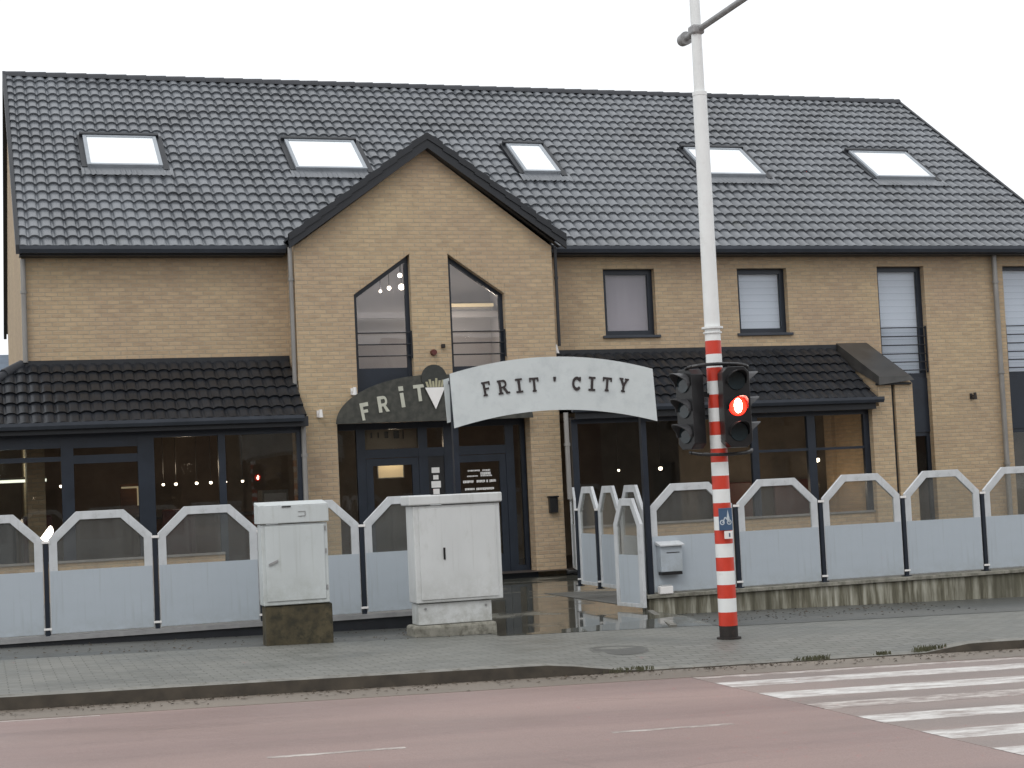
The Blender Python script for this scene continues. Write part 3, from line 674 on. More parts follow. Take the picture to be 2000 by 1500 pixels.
# downpipes
def pipe(x, y, zt, zb_, mat, r=.045, swan=None):
    m = MB()
    if swan: m.tube([(swan[0], swan[1], zt+.12), (swan[0], swan[1], zt), (x, y, zt-.3)], r, 12)
    m.cyl((x, y, zt-(.3 if swan else 0)), (x, y, zb_), r, n=12)
    z = zt-.6
    while z > zb_+.2: m.cyl((x, y, z), (x, y, z+.05), r*1.3, n=12); z -= 1.9
    m.build('downpipe', mat, B, smooth=True)
pipe(5.40, 28.93, 6.0, 3.0, 'zinc', .04); pipe(5.40, 28.30, 2.86, 0.03, 'zinc', .045)
pipe(10.40, 28.93, 6.0, 4.15, 'trim', .03); pipe(10.13, 28.02, 2.86, 1.3, 'zinc', .045)
pipe(20.40, 29.60, 5.95, .1, 'zinc', .055); pipe(.86, 29.62, 5.9, 4.1, 'zinc', .045)

# windows --------------------------------------------------------------------
def inset(P, d):   # inset convex polygon (CCW in XZ)
    n = len(P); out_ = []
    for i in range(n):
        p0, p1, p2 = Vector(P[i-1]), Vector(P[i]), Vector(P[(i+1) % n])
        e1 = (p1-p0).normalized(); e2 = (p2-p1).normalized(); n1 = Vector((-e1.y, e1.x)); n2 = Vector((-e2.y, e2.x))
        k = (n1+n2); k = k/(k.dot(n1)); out_.append(tuple(p1+k*d))
    return out_
def window(P, y, fr=.07, mat='glass', rails=(), transoms=(), label=None, extra=None, sill=True, blind=None, panel=None, blind_z=None, frame='navy'):
    """frame ring in the opening P, pane, railing bars in front, blind behind"""
    x0, x1 = min(p[0] for p in P), max(p[0] for p in P); z0, z1 = min(p[1] for p in P), max(p[1] for p in P)
    m = MB(); I = inset(P, fr); m.ring(P, I, y+.14, y+.21)
    for tz in transoms: m.box(x0+fr, x1-fr, y+.145, y+.205, tz-.04, tz+.04)
    f = m.build('window', frame, B)
    if label: f['label'] = label
    zlo = panel[1] if panel else z0
    if panel: MB().box(x0+fr, x1-fr, y+.165, y+.185, panel[0], panel[1]).build('panel', 'navy', f)
    G = [(x, max(z, zlo)) for x, z in I]
    MB().prism(G, y+.172, y+.18).build('pane', mat, f)
    if rails:
        m = MB()
        for z in rails: m.cyl((x0+.005, y+.05, z), (x1-.005, y+.05, z), .012, n=8)
        m.box(x0+.002, x0+.03, y+.03, y+.07, min(rails)-.05, max(rails)+.03); m.box(x1-.03, x1-.002, y+.03, y+.07, min(rails)-.05, max(rails)+.03)
        m.build('railing', 'trim', f)
    if blind:
        bz0, bz1 = blind_z or (z0+fr, z1-fr)
        MB().box(x0+fr-.01, x1-fr+.01, y+.25, y+.262, bz0, bz1).build('blind', blind, f)
    if sill: MB().box(x0-.06, x1+.06, y-.05, y+.13, z0-.055, z0-.002).build('sill', 'gutter', f, bevel=.006)
    return f
window(wins['w1'], YF, .10, blind='blindgrey', label='square window with a mauve-grey curtain behind the glass')
window(wins['w2'], YF, .10, blind='blind', label='square window with white slatted blind, nearest the striped post')
window([(17.66, 3.42), (18.76, 3.42), (18.76, 5.73), (17.66, 5.73)], YF, .10, blind='blind', rails=(4.46, 4.28, 4.10, 3.92, 3.75, 3.58), sill=False, label='tall window upper part with white blind and railing bars')
window([(20.66, 3.42), (21.76, 3.42), (21.76, 5.73), (20.66, 5.73)], YF, .08, blind='blind', rails=(4.46, 4.28, 4.10, 3.92, 3.75, 3.58), sill=False, label='rightmost tall window upper part cut by photo edge')
for a in (17.66, 20.66):
    MB().box(a, a+1.1, YF+.12, YF+.2, 2.3, 3.418).build('spandrel_panel', 'navy', B)
    window([(a, .14), (a+1.1, .14), (a+1.1, 2.298), (a, 2.298)], YF, .08, mat='glassdark', sill=False)
window(gl, YG, .075, rails=(4.45, 4.24, 4.03), panel=(3.31, 3.82), sill=False, label='raked window left of the gable centre, ceiling lamps behind')
window(gr, YG, .075, rails=(4.45, 4.24, 4.03), panel=(3.31, 3.82), sill=False, label='raked window right of the gable centre')

# glazed fronts of the lean-tos
def glazing(x0, x1, z0, z1, y, posts, transom=None, mat='glassdark'):
    m = MB(); w_ = .06
    for p, pw in posts: m.box(p-pw/2, p+pw/2, y-.04, y+.05, z0, z1)
    m.box(x0, x1, y-.035, y+.045, z1-.0, z1+.12); m.box(x0, x1, y-.035, y+.045, z0-.1, z0)
    f = m.build('glazed_front', 'navy', B)
    if transom:
        for a, b2, tz, tw in transom: MB().box(a, b2, y-.03, y+.04, tz-tw/2, tz+tw/2).build('transom', 'navy', f)
    P = sorted(posts)
    for (a, aw), (b2, bw) in zip(P[:-1], P[1:]):
        MB().box(a+aw/2, b2-bw/2, y-.003, y+.005, z0, z1).build('pane', mat, f)
    return f
glazing(-.9, 5.44, .15, 2.68, 28.38, [(-.9, .1), (1.44, .20), (2.72, .27), (3.99, .12), (5.36, .16)],
        transom=[(-.85, 1.34, 2.38, .08), (1.54, 2.585, 2.36, .14), (-.85, 1.34, 2.62, .12), (1.54, 2.585, 2.62, .14)])
glazing(10.34, 16.48, .22, 2.66, 28.38, [(10.40, .12), (11.75, .1), (14.02, .14), (15.22, .17), (16.42, .12)],
        transom=[(14.09, 15.13, 2.02, .05), (15.31, 16.36, 2.02, .05)])
MB().box(-.9, 3.98, 28.30, 28.337, -.3, .66).build('plinth_wall', 'brick', B); MB().box(4.0, 5.44, 28.32, 28.46, -.3, .04).build('plinth', 'plinth', B); MB().box(10.34, 16.475, 28.30, 28.337, -.3, .76).build('plinth_wall', 'brick', B)
MB().box(-.9, 3.98, 28.27, 28.338, .662, .70).build('plinth_sill', 'zinc', B); MB().box(10.34, 16.475, 28.27, 28.338, .762, .80).build('plinth_sill', 'zinc', B)

# entrance: doors, sidelights, transom lights
YE = 29.3
m = MB()
for a, b2 in ((6.12, 6.2), (6.54, 6.70), (7.69, 7.86), (8.17, 8.33), (9.36, 9.52), (9.66, 9.74)): m.box(a, b2, YE-.04, YE+.05, .0, 2.84)
for a, b2 in ((6.70, 7.69), (7.86, 8.17), (8.33, 9.36)): m.box(a, b2, YE-.035, YE+.045, 2.20, 2.36); m.box(a, b2, YE-.035, YE+.045, 2.72, 2.84)
for a, b2 in ((6.2, 6.54), (9.52, 9.66)): m.box(a, b2, YE-.035, YE+.045, 2.72, 2.84); m.box(a, b2, YE-.035, YE+.045, 0, .12)
E0 = m.build('entrance_frame', 'navy', B)
for a, b2, z0, z1 in ((6.2, 6.54, .12, 2.72), (6.70, 7.69, 2.36, 2.72), (7.86, 8.17, 2.36, 2.72), (8.33, 9.36, 2.36, 2.72), (9.52, 9.66, .12, 2.72)):
    MB().box(a, b2, YE-.003, YE+.005, z0, z1).build('pane', 'glassdark', E0)
MB().box(7.86, 8.17, YE-.02, YE+.02, 0, 2.2).build('door_panel', 'black', E0)
for a, b2, nm in ((6.70, 7.69, 'navy entrance door with a lit menu board behind its glass'), (8.33, 9.36, 'navy entrance door with white opening hours lettering on glass')):
    m = MB().ring([(a+.005, .02), (b2-.005, .02), (b2-.005, 2.19), (a+.005, 2.19)], [(a+.13, .35), (b2-.13, .35), (b2-.13, 2.06), (a+.13, 2.06)], YE-.03, YE+.03)
    d = m.build('door', 'navy', B); d['label'] = nm
    MB().box(a+.13, b2-.13, YE-.003, YE+.005, .35, 2.06).build('pane', 'glassdark', d)
    hx = b2-.07 if a < 7 else a+.07
    MB().cyl((hx, YE-.09, .85), (hx, YE-.09, 1.35), .014, n=8).box(hx-.01, hx+.01, YE-.09, YE-.03, .9, .92).box(hx-.01, hx+.01, YE-.09, YE-.03, 1.28, 1.3).build('handle', 'grey', d)
m = MB()     # opening-hours block on right door, too small to read: rows of short white strokes
rows = [(1.90, [(8.62, 8.86), (8.90, 9.05)], .03), (1.84, [(8.86, 9.06)], .06), (1.80, [(8.60, 8.82), (8.86, 9.08)], .025), (1.70, [(8.52, 8.72), (8.78, 8.94), (8.97, 9.0), (9.03, 9.15)], .05), (1.56, [(8.55, 8.74), (8.77, 9.11)], .045)]
for z, segs, h in rows:
    for a, b2 in segs:
        m = MB(); x = a
        while x < b2-.01:
            w_ = random.uniform(.012, .03); m.box(x, min(x+w_, b2), YE-.009, YE-.005, z-h/2+random.uniform(0, h*.2), z+h/2); x += w_+.006
        m.build('opening_hours_text', 'paper', B)
m = MB()     # stacked white notices on the door pillar
for z, w_, h in ((1.94, .075, .10), (1.81, .05, .08), (1.68, .09, .12), (1.55, .06, .1)): MB().box(8.0-w_, 8.0+w_, YE-.026, YE-.0205, z-h/2, z+h/2).build('notice', 'paper', B, bevel=.002)
MB().box(6.71, 7.68, YE+.035, YE+.04, 2.37, 2.71).build('transom_film', 'interior', B)
m = MB()     # small marks inside the transom light over the left door
for x, w_, h in ((6.82, .03, .1), (6.95, .025, .1), (7.08, .07, .12), (7.25, .1, .14), (7.42, .02, .16)): m.box(x, x+w_, YE+.02, YE+.03, 2.62-h/2, 2.62+h/2)
m.build('transom_marking', 'black', B)
MB().box(6.125, 9.735, 28.80, YE+.2, -.2, .005).build('threshold', 'gutter', B)
MB().box(6.125, 9.735, YG+.3, YE+.3, 2.86, 2.9).build('porch_ceiling', 'trim', B)

# rooms behind the glass
m = MB()
m.quad((-.95, 34, -.1), (17.3, 34, -.1), (17.3, 34, 2.92), (-.95, 34, 2.92))                       # back wall
m.quad((-.93, 28.45, -.1), (-.93, 34, -.1), (-.93, 34, 2.92), (-.93, 28.45, 2.92)); m.quad((17.3, 28.5, -.1), (17.3, 34, -.1), (17.3, 34, 2.92), (17.3, 28.5, 2.92))
m.quad((-.95, 29.72, 2.92), (17.3, 29.72, 2.92), (17.3, 34, 2.92), (-.95, 34, 2.92))
m.quad((13.7, 31.2, -.1), (17.29, 31.2, -.1), (17.29, 31.2, 2.9), (13.7, 31.2, 2.9))
m.quad((-.85, 28.35, 2.84), (5.44, 28.35, 2.84), (5.44, 29.72, 2.84), (-.85, 29.72, 2.84)); m.quad((10.34, 28.35, 2.84), (16.48, 28.35, 2.84), (16.48, 29.72, 2.84), (10.34, 29.72, 2.84))
m.build('room_wall', 'interior', B)
MB().quad((-.95, 28.45, .02), (17.3, 28.45, .02), (17.3, 34, .02), (-.95, 34, .02)).build('room_floor', 'floorin', B)
m = MB()     # upper hall behind the gable windows and shallow rooms behind other windows
m.quad((5.7, 32.2, 3.05), (10.1, 32.2, 3.05), (10.1, 32.2, 7.2), (5.7, 32.2, 7.2)); m.quad((5.7, 29.25, 3.05), (10.1, 29.25, 3.05), (10.1, 32.2, 3.05), (5.7, 32.2, 3.05))
m.quad((5.7, 29.25, 3.05), (5.7, 32.2, 3.05), (5.7, 32.2, 7.2), (5.7, 29.25, 6.0)); m.quad((10.1, 29.25, 3.05), (10.1, 32.2, 3.05), (10.1, 32.2, 7.2), (10.1, 29.25, 6.0))
m.quad((5.7, 29.25, 6.0), (10.1, 29.25, 6.0), (10.1, 32.2, 7.2), (5.7, 32.2, 7.2))
m.box(5.7, 10.1, 31.6, 31.7, 5.0, 5.12)
m.build('hall_wall', 'hall', B)
m = MB()
m.box(11.0, 22.0, 30.6, 30.62, 2.95, 6.0).box(17.4, 22.0, 30.6, 30.62, -.1, 2.95)
m.build('room_partition', 'interior', B)

# wall lamps, alarm, camera, key box
def wall_lamp(x, y, z, mat, label):
    m = MB().box(x-.03, x+.03, y-.03, y-.001, z-.06, z+.06).cyl((x, y-.03, z), (x+.02, y-.12, z+.02), .012, n=8).cyl((x+.02, y-.12, z-.07), (x+.02, y-.12, z+.07), .045, .03, n=12)
    o = m.build('wall_lamp', mat, B, smooth=True); o['label'] = label
wall_lamp(19.70, YF, 3.0, 'rusty', 'small dark brown wall lamp on the brick right of tall window')
wall_lamp(5.79, YG, 3.02, 'conewhite', 'small white wall lamp on the left gable pier')
wall_lamp(6.42, YG, 3.40, 'paper', 'small white wall lamp left of the raked window foot')
m = MB().cyl((7.95, YG-.002, 4.07), (7.95, YG-.09, 4.07), .06, .05, n=14); m.build('alarm_siren', 'redseat', B, smooth=True)
MB().box(8.10, 8.17, YG-.06, YG-.002, 4.15, 4.22).build('sensor', 'rusty', B, bevel=.008)
m = MB().cyl((10.50, 29.4, 4.05), (10.50, 29.4, 4.22), .06, .02, n=12).box(10.3, 10.5, 29.38, 29.42, 4.07, 4.1); m.build('outdoor_siren', 'conewhite', B, smooth=True)
MB().box(10.02, 10.18, YG-.1, YG-.002, 1.06, 1.34).box(10.0, 10.2, YG-.12, YG-.002, 1.34, 1.37).build('letter_box', 'black', B, bevel=.008)

# ------------------------------------------------------------------ things inside
def glow(x, y, z, e, r_=.12, col=(1, .80, .60)):  # point light added to brighten a room beyond what its bulbs give
    l = bpy.data.lights.new('room_fill', 'POINT'); l.energy = e; l.color = col; l.shadow_soft_size = r_
    o = bpy.data.objects.new('room_fill', l); COL.objects.link(o); o.location = (x, y, z)
glow(3.7, 31.0, 2.2, 14); glow(.4, 31.2, 2.3, 12, col=(.95, 1, .85)); glow(7.7, 31.2, 2.4, 11); glow(14.4, 29.2, 1.3, 12); glow(15.7, 29.2, 1.3, 12); glow(12.6, 29.8, 1.9, 2)  # the pair close behind the right panes is added fill, no lamp there
glow(7.6, 30.3, 5.4, 20, col=(1, .93, .9)); glow(9.2, 31.0, 4.6, 20, col=(1, .85, .7))
def pendant(x, y, z, r, label, mat='lamp'):
    t = thing('pendant_lamp', label, 'pendant lamp', (x, y, z-r), 'small lamps glowing behind the shop glass')
    MB().sphere((x, y, z), r, 10).build('bulb', mat, t, smooth=True)
    MB().cyl((x, y, z+r*.8), (x, y, 2.83), .006, n=6).cyl((x, y, z+r*.7), (x, y, z+r*1.5), r*.7, r*.3, n=8).build('cord', 'black', t)
for x, z, r, l in ((1.45, 1.96, .028, 'lone small lamp behind left glass beside the navy post'), (3.27, 1.91, .026, 'leftmost in the row of small lamps behind the middle pane'), (3.50, 1.91, .03, 'second in the row of small lamps behind the middle pane'),
                (3.88, 1.91, .03, 'third in the row of small lamps behind the middle pane'), (4.14, 1.91, .03, 'fourth in the row of small lamps, mid pane'), (4.42, 1.91, .02, 'faint fifth lamp in the row behind glass'),
                (4.73, 1.91, .026, 'rightmost small lamp in the row, left of the brick pier'), (12.28, 1.80, .026, 'small white lamp behind the dark glass right of the entrance'),
                (13.19, 1.80, .042, 'bright lamp behind dark glass left of the striped post'), (16.70, 1.83, .05, 'bright lamp behind the brown pane at far right')):
    pendant(x, 31.0 if x < 16 else 30.9, z, r, l)
t = thing('tube_light', 'long white tube light hanging behind the left shop glass', 'tube light', (.5, 31, 2.0))
MB().box(-.6, 1.2, 30.97, 31.03, 2.06, 2.11).build('tube', 'lampcool', t); MB().box(-.6, 1.2, 30.96, 31.04, 2.115, 2.15).cyl((.2, 31, 2.15), (.2, 31, 2.9), .006, n=6).cyl((.9, 31, 2.15), (.9, 31, 2.9), .006, n=6).build('housing', 'grey', t)
t = thing('menu_board', 'yellow backlit board seen through the left entrance door', 'menu board', (7.8, 31.5, 1.9))
MB().box(7.45, 7.95, 31.5, 31.54, 1.86, 2.14).build('lit_face', 'poster', t); MB().ring([(7.43, 1.84), (7.97, 1.84), (7.97, 2.16), (7.43, 2.16)], [(7.452, 1.862), (7.948, 1.862), (7.948, 2.138), (7.452, 2.138)], 31.49, 31.56).build('frame', 'grey', t)
t = thing('display_shelf', 'lit yellow shelf corner behind the second left pane', 'display shelf', (2.7, 31, 1.5))
MB().box(2.52, 2.82, 30.9, 31.1, 1.87, 1.90).box(2.80, 2.83, 30.9, 31.1, 1.55, 1.87).build('lit_edge', 'poster', t); MB().box(2.5, 2.85, 31.1, 31.14, 1.4, 1.95).box(2.5, 2.85, 30.9, 31.1, 1.38, 1.41).build('shelf', 'wood', t)
t = thing('counter', 'brown wooden counter behind the left shop glass', 'counter', (3.6, 31.6, 0.02))
MB().box(2.9, 5.2, 31.3, 31.9, .02, 1.28).build('base', 'wood', t); MB().box(2.85, 5.25, 31.25, 31.95, 1.282, 1.33).build('top', 'floorin', t)
t = thing('fridge_cabinet', 'beige fridge cabinet beyond the glass beside brick pier', 'fridge', (5.35, 31.3, 0.02))
MB().box(5.1, 5.6, 31.1, 31.6, .02, 1.72).build('body', 'zinc', t, bevel=.01); MB().box(5.14, 5.56, 31.08, 31.098, .3, 1.66).build('door', 'hall', t)
def bench(x, y, w_, mat, label, kind):
    t = thing('bench_seat', label, 'bench seat', (x, y, .02), 'bench seats inside')
    MB().box(x-w_/2, x+w_/2, y, y+.45, .38, .5).build('seat', mat, t, bevel=.03); MB().box(x-w_/2, x+w_/2, y+.46, y+.56, .4, 1.45).build('backrest', mat, t, bevel=.03)
    MB().box(x-w_/2+.04, x+w_/2-.04, y+.05, y+.4, .02, .378).build('base', 'wood', t)
bench(1.0, 29.8, .5, 'redseat', 'red vinyl bench seat behind left glass', 1); bench(.3, 30.4, .7, 'blueblock', 'blue vinyl bench seat at the far left glass', 2); bench(3.5, 30.2, .6, 'redseat', 'red vinyl bench seat behind the middle pane', 3)
bench(14.6, 30.2, .9, 'redseat', 'red vinyl bench seat left behind the brown panes', 4); bench(16.0, 30.2, .9, 'redseat', 'red vinyl bench seat right behind the brown panes', 5)
# ceiling lamps upstairs in hall
for x, z, r, l in ((7.72, 5.66, .045, 'topmost bright bulb inside left raked window'), (7.74, 5.44, .06, 'largest bright bulb inside left raked window'), (7.50, 5.42, .04, 'middle bright bulb inside left raked window'), (7.33, 5.36, .03, 'leftmost small bulb inside left raked window')):
    t = thing('hall_lamp', l, 'lamp', (x, 30.2, z-r), 'bulbs of the stair hall lamp')
    MB().sphere((x, 30.2, z), r, 10).build('bulb', 'lamp', t, smooth=True); MB().cyl((x, 30.2, z+r*.8), (x, 30.2, 6.35), .006, n=6).build('cord', 'black', t)
t = thing('hall_strip_light', 'warm strip light inside the right raked window', 'strip light', (9.1, 31.3, 5.0))
MB().box(8.7, 9.9, 31.3, 31.36, 5.18, 5.24).build('strip', 'poster', t); MB().box(8.7, 9.9, 31.37, 31.42, 5.14, 5.28).build('housing', 'grey', t)

# ------------------------------------------------------------------ windbreak panels and posts (line Y = 19.8)
YW = 19.8
def panel_parts(root, w_, z0, z1, sh, glz):
    O = [(0, z0), (w_, z0), (w_, sh), (w_*.73, z1), (w_*.27, z1), (0, sh)]
    I = inset(O, .095)
    # frame: upright ring
    I2 = [(I[0][0], z0+.05), (I[1][0], z0+.05), I[2], I[3], I[4], I[5]]
    MB().ring(O, I2, -.022, .022).build('frame', 'pframe', root, bevel=.004, local=True)
    MB().box(.012, w_-.012, -.028, -.0222, z0+.008, glz).box(I2[0][0]+.0005, I2[1][0]-.0005, -.022, .012, z0+.0505, glz).build('lower_panel', 'panel', root, local=True)
    G = [(I2[0][0]+.0005, glz+.0005), (I2[1][0]-.0005, glz+.0005), (I2[2][0]-.0005, I2[2][1]), (I2[3][0], I2[3][1]-.0005), (I2[4][0], I2[4][1]-.0005), (I2[5][0]+.0005, I2[5][1])]
    MB().prism(G, -.004, .004).build('window_pane', 'plexi', root, local=True)
def panel(loc, w_, label, rotz=0, z0=.14, z1=1.53, sh=1.23, glz=.86):
    t = thing('windbreak_panel', label, 'windbreak panel', loc, 'grey windbreak panels with octagonal plexiglass tops', rotz)
    t.location = loc; t.rotation_euler = (0, 0, rotz); panel_parts(t, w_, z0, z1, sh, glz); return t
left_lab = ['windbreak panel cut off by the left photo edge', 'windbreak panel between the first two dark posts from left', 'windbreak panel touching the left side of small cabinet', 'windbreak panel mostly hidden behind the small cabinet', 'windbreak panel half hidden behind the large white cabinet']
proto = panel((.735-1.235+.033, YW, 0), 1.17, left_lab[0])
for i in range(1, 5):
    c = copy_tree(proto); c.location = (.735-1.235+1.235*i+.033, YW, random.uniform(-.006, .006)); c.rotation_euler.z = random.uniform(-.012, .012); c['label'] = left_lab[i]
right_lab = ['windbreak panel on the wall carrying a grey letter box', 'windbreak panel on the wall just right of the striped post', 'windbreak panel on the wall, second right of the striped post', 'windbreak panel on the wall in front of the tall window', 'windbreak panel on the wall cut off by right photo edge']
for i in range(5):
    c = copy_tree(proto); c.location = (8.235+1.248*i, YW, .0+random.uniform(-.006, .006)); c.rotation_euler.z = random.uniform(-.012, .012); c['label'] = right_lab[i]
def wpost(x, y, zb_, label, h=1.19, rz_=0):
    t = thing('fence_post', label, 'post', (x, y, zb_), 'dark posts holding the windbreak panels')
    MB().box(x-.026, x+.026, y-.03, y+.03, zb_, h).box(x-.05, x+.05, y-.05, y+.05, zb_, zb_+.012).build('post', 'navy', t, bevel=.003)
    for q0, q1 in ((h-.01, h+.02), (.19, .215)): MB().box(x-.045, x+.045, y-.036, y-.0305, q0, q1).build('bracket', 'conewhite', t)
for x, l in ((-.5, 'dark post beyond the left photo edge'), (.735, 'first dark post from the left with warm lantern above'), (1.97, 'second dark post from the left'), (3.205, 'dark post hidden behind the small white cabinet'), (4.44, 'dark post between the small and large cabinets')): wpost(x, YW, .0, l)
for x, l in ((9.455, 'dark post hidden behind striped pole'), (10.70, 'dark post second right of striped pole'), (11.95, 'dark post in front of the brick end pier'), (13.20, 'last dark post on the wall at right'), (14.45, 'dark post beyond the right photo edge')): wpost(x, YW, .122, l)
# low wall under right windbreak, steel base strip under left windbreak
w0 = MB().box(8.13, 40, 19.70, 19.94, -1.4, .07).build('low_concrete_wall', 'wallconc', bevel=.01, loc=(12, 19.8, -.2)); tag(w0, 'low mossy streaked concrete wall under the right windbreak panels', 'wall')
w1 = MB().box(8.10, 40, 19.66, 19.97, .072, .12).build('wall_coping', 'plinth', w0, bevel=.006)
w2 = MB().box(-12, 5.6, 19.74, 19.9, -.4, .07).build('low_base_wall', 'trim', loc=(0, 19.8, 0)); tag(w2, 'dark low base wall under the left windbreak panels', 'wall')
w3 = MB().box(-12, 5.6, 19.71, 19.93, .072, .125).build('base_coping', 'grey', w2)

# side windbreak along the path, gate leaf, and panel near the right pier
pos = [((8.23, 19.98), 'path-side windbreak panel nearest the gate post'), ((8.25, 20.86), 'middle panel of three in the path-side windbreak'), ((8.275, 21.74), 'path-side windbreak panel farthest from the street')]
for (x, y), l in pos:
    panel((x, y, 0), .86, l, rotz=math.radians(88.4), z0=.13, z1=1.53, sh=1.2, glz=.86)
    wpost(x-.002, y+.875, .1, {.98: 'slim dark post after the nearest path-side panel', .86: 'slim dark post after the middle path-side panel', .74: 'slim dark post after the farthest path-side panel'}[round(y % 1, 2)], 1.2)
panel((8.06, 19.66, -.17), .74, 'lower gate leaf standing open at the path entrance', rotz=math.radians(96), z0=.13, z1=1.53, sh=1.2, glz=.80)
panel((10.22, 28.02, -.02), .8, 'narrow panel seen edge-on beside the right brick pier', rotz=math.radians(75), z0=.05, z1=1.53, sh=1.3, glz=.86)

# ------------------------------------------------------------------ lettering (slab serif strokes), drawn in a 1 x 1 box
def strokes(ch):
    s = .2
    D = {
     'F': [[(0, 0), (.42, 0), (.42, .12), (0, .12)], [(.1, .12), (.32, .12), (.32, .88), (.1, .88)], [(0, .88), (.85, .88), (.85, 1), (0, 1)], [(.72, .72), (.85, .72), (.85, .88), (.72, .88)], [(.32, .44), (.68, .44), (.68, .57), (.32, .57)]],
     'I': [[(.15, 0), (.85, 0), (.85, .13), (.15, .13)], [(.38, .13), (.62, .13), (.62, .87), (.38, .87)], [(.15, .87), (.85, .87), (.85, 1), (.15, 1)]],
     'T': [[(.3, 0), (.7, 0), (.7, .12), (.3, .12)], [(.39, .12), (.61, .12), (.61, .86), (.39, .86)], [(.02, .86), (.98, .86), (.98, 1), (.02, 1)], [(.02, .7), (.14, .7), (.14, .86), (.02, .86)], [(.86, .7), (.98, .7), (.98, .86), (.86, .86)]],
     'Y': [[(.3, 0), (.7, 0), (.7, .12), (.3, .12)], [(.39, .12), (.61, .12), (.61, .5), (.39, .5)], [(.39, .42), (.61, .5), (.3, .9), (.08, .9)], [(.39, .5), (.61, .42), (.92, .9), (.7, .9)], [(0, .88), (.4, .88), (.4, 1), (0, 1)], [(.6, .88), (1, .88), (1, 1), (.6, 1)]],
     "'": [[(.4, .68), (.58, .68), (.66, 1), (.36, 1)]],
     'f': [[(.0, .0), (.3, 0), (.3, 1), (0, 1)], [(.3, .78), (.9, .78), (.9, 1), (.3, 1)], [(.3, .42), (.75, .42), (.75, .6), (.3, .6)]],
     'i': [[(.34, 0), (.64, 0), (.64, .72), (.34, .72)], [(.3, .82), (.68, .82), (.68, 1.05), (.3, 1.05)]],
     't': [[(.35, 0), (.65, 0), (.65, .8), (.35, .8)], [(0, .8), (1, .8), (1, 1), (0, 1)]],
    }
    if ch in D: return D[ch]
    out_ = []
    def arc(cx, cz, ro, ri, a0, a1, n=8):
        for i in range(n):
            t0 = math.radians(a0+(a1-a0)*i/n); t1 = math.radians(a0+(a1-a0)*(i+1)/n)
            q = [(cx+ri*math.cos(t0)*1, cz+ri*math.sin(t0)), (cx+ro*math.cos(t0), cz+ro*math.sin(t0)), (cx+ro*math.cos(t1), cz+ro*math.sin(t1)), (cx+ri*math.cos(t1), cz+ri*math.sin(t1))]
            out_.append(q)
    if ch == 'C':
        arc(.5, .5, .5, .29, 40, 320, 14); out_.append([(.78, .66), (.92, .66), (.92, .98), (.78, .98)])
    if ch == 'R':
        out_ += [[(0, 0), (.42, 0), (.42, .12), (0, .12)], [(.1, .12), (.32, .12), (.32, .88), (.1, .88)], [(0, .88), (.55, .88), (.55, 1), (0, 1)], [(.32, .42), (.55, .42), (.55, .54), (.32, .54)], [(.44, .44), (.66, .44), (.98, .0), (.74, .0)], [(.7, 0), (1.05, 0), (1.05, .12), (.7, .12)]]
        arc(.55, .71, .29, .14, -90, 90)
    if ch == 'r':
        out_ += [[(0, 0), (.3, 0), (.3, 1), (0, 1)], [(.3, .8), (.55, .8), (.55, 1), (.3, 1)], [(.3, .36), (.55, .36), (.55, .54), (.3, .54)], [(.42, .42), (.66, .42), (.98, 0), (.66, 0)]]
        arc(.55, .68, .32, .14, -90, 90)
    return out_
def letter(m, ch, cx, cz, w_, h, rot, y0, y1):
    ca, sa = math.cos(rot), math.sin(rot)
    for k, q in enumerate(strokes(ch)):
        P = []
        for x, z in q:
            dx, dz = (x-.5)*w_, (z-.5)*h; P.append((cx+dx*ca-dz*sa, cz+dx*sa+dz*ca))
        A = sum(P[i][0]*P[(i+1) % len(P)][1]-P[(i+1) % len(P)][0]*P[i][1] for i in range(len(P)))
        if A < 0: P = P[::-1]
        m.prism(P, y0-k*.00012, y1)

# white arched gate sign on two dark posts
SX0, SX1 = 5.60, 8.31; cxs = (SX0+SX1)/2
t = thing('gate_sign', 'white arched sign reading FRIT CITY above the path gate', 'sign', (cxs, 19.75, 0))
def archz(x, zb_, sag): u = (x-cxs)/((SX1-SX0)/2); return zb_+sag*(1-u*u)
n = 28; top = [(SX0+(SX1-SX0)*i/n, archz(SX0+(SX1-SX0)*i/n, 3.01, .185)) for i in range(n+1)]
bot = [(SX0+.03+(SX1-SX0-.0)*i/n, archz(SX0+(SX1-SX0)*i/n, 2.335, .185)) for i in range(n+1)]
m = MB()
for i in range(n):
    m.add([(bot[i][0], 19.62, bot[i][1]), (bot[i+1][0], 19.62, bot[i+1][1]), (top[i+1][0], 19.62, top[i+1][1]), (top[i][0], 19.62, top[i][1]),
           (bot[i][0], 19.645, bot[i][1]), (bot[i+1][0], 19.645, bot[i+1][1]), (top[i+1][0], 19.645, top[i+1][1]), (top[i][0], 19.645, top[i][1])],
          [(0, 1, 2, 3), (7, 6, 5, 4), (3, 2, 6, 7), (1, 0, 4, 5)]+([(0, 3, 7, 4)] if i == 0 else [])+([(1, 5, 6, 2)] if i == n-1 else []))
m.build('sign_face', 'signwhite', t)
m = MB()
for i in range(n):
    m.add([(bot[i][0], 19.93, bot[i][1]+.08), (bot[i+1][0], 19.93, bot[i+1][1]+.08), (top[i+1][0], 19.93, top[i+1][1]-.05), (top[i][0], 19.93, top[i][1]-.05),
           (bot[i][0], 19.95, bot[i][1]+.08), (bot[i+1][0], 19.95, bot[i+1][1]+.08), (top[i+1][0], 19.95, top[i+1][1]-.05), (top[i][0], 19.95, top[i][1]-.05)],
          [(0, 1, 2, 3), (7, 6, 5, 4), (3, 2, 6, 7), (1, 0, 4, 5)]+([(0, 3, 7, 4)] if i == 0 else [])+([(1, 5, 6, 2)] if i == n-1 else []))
m.build('back_face', 'signwhite', t)
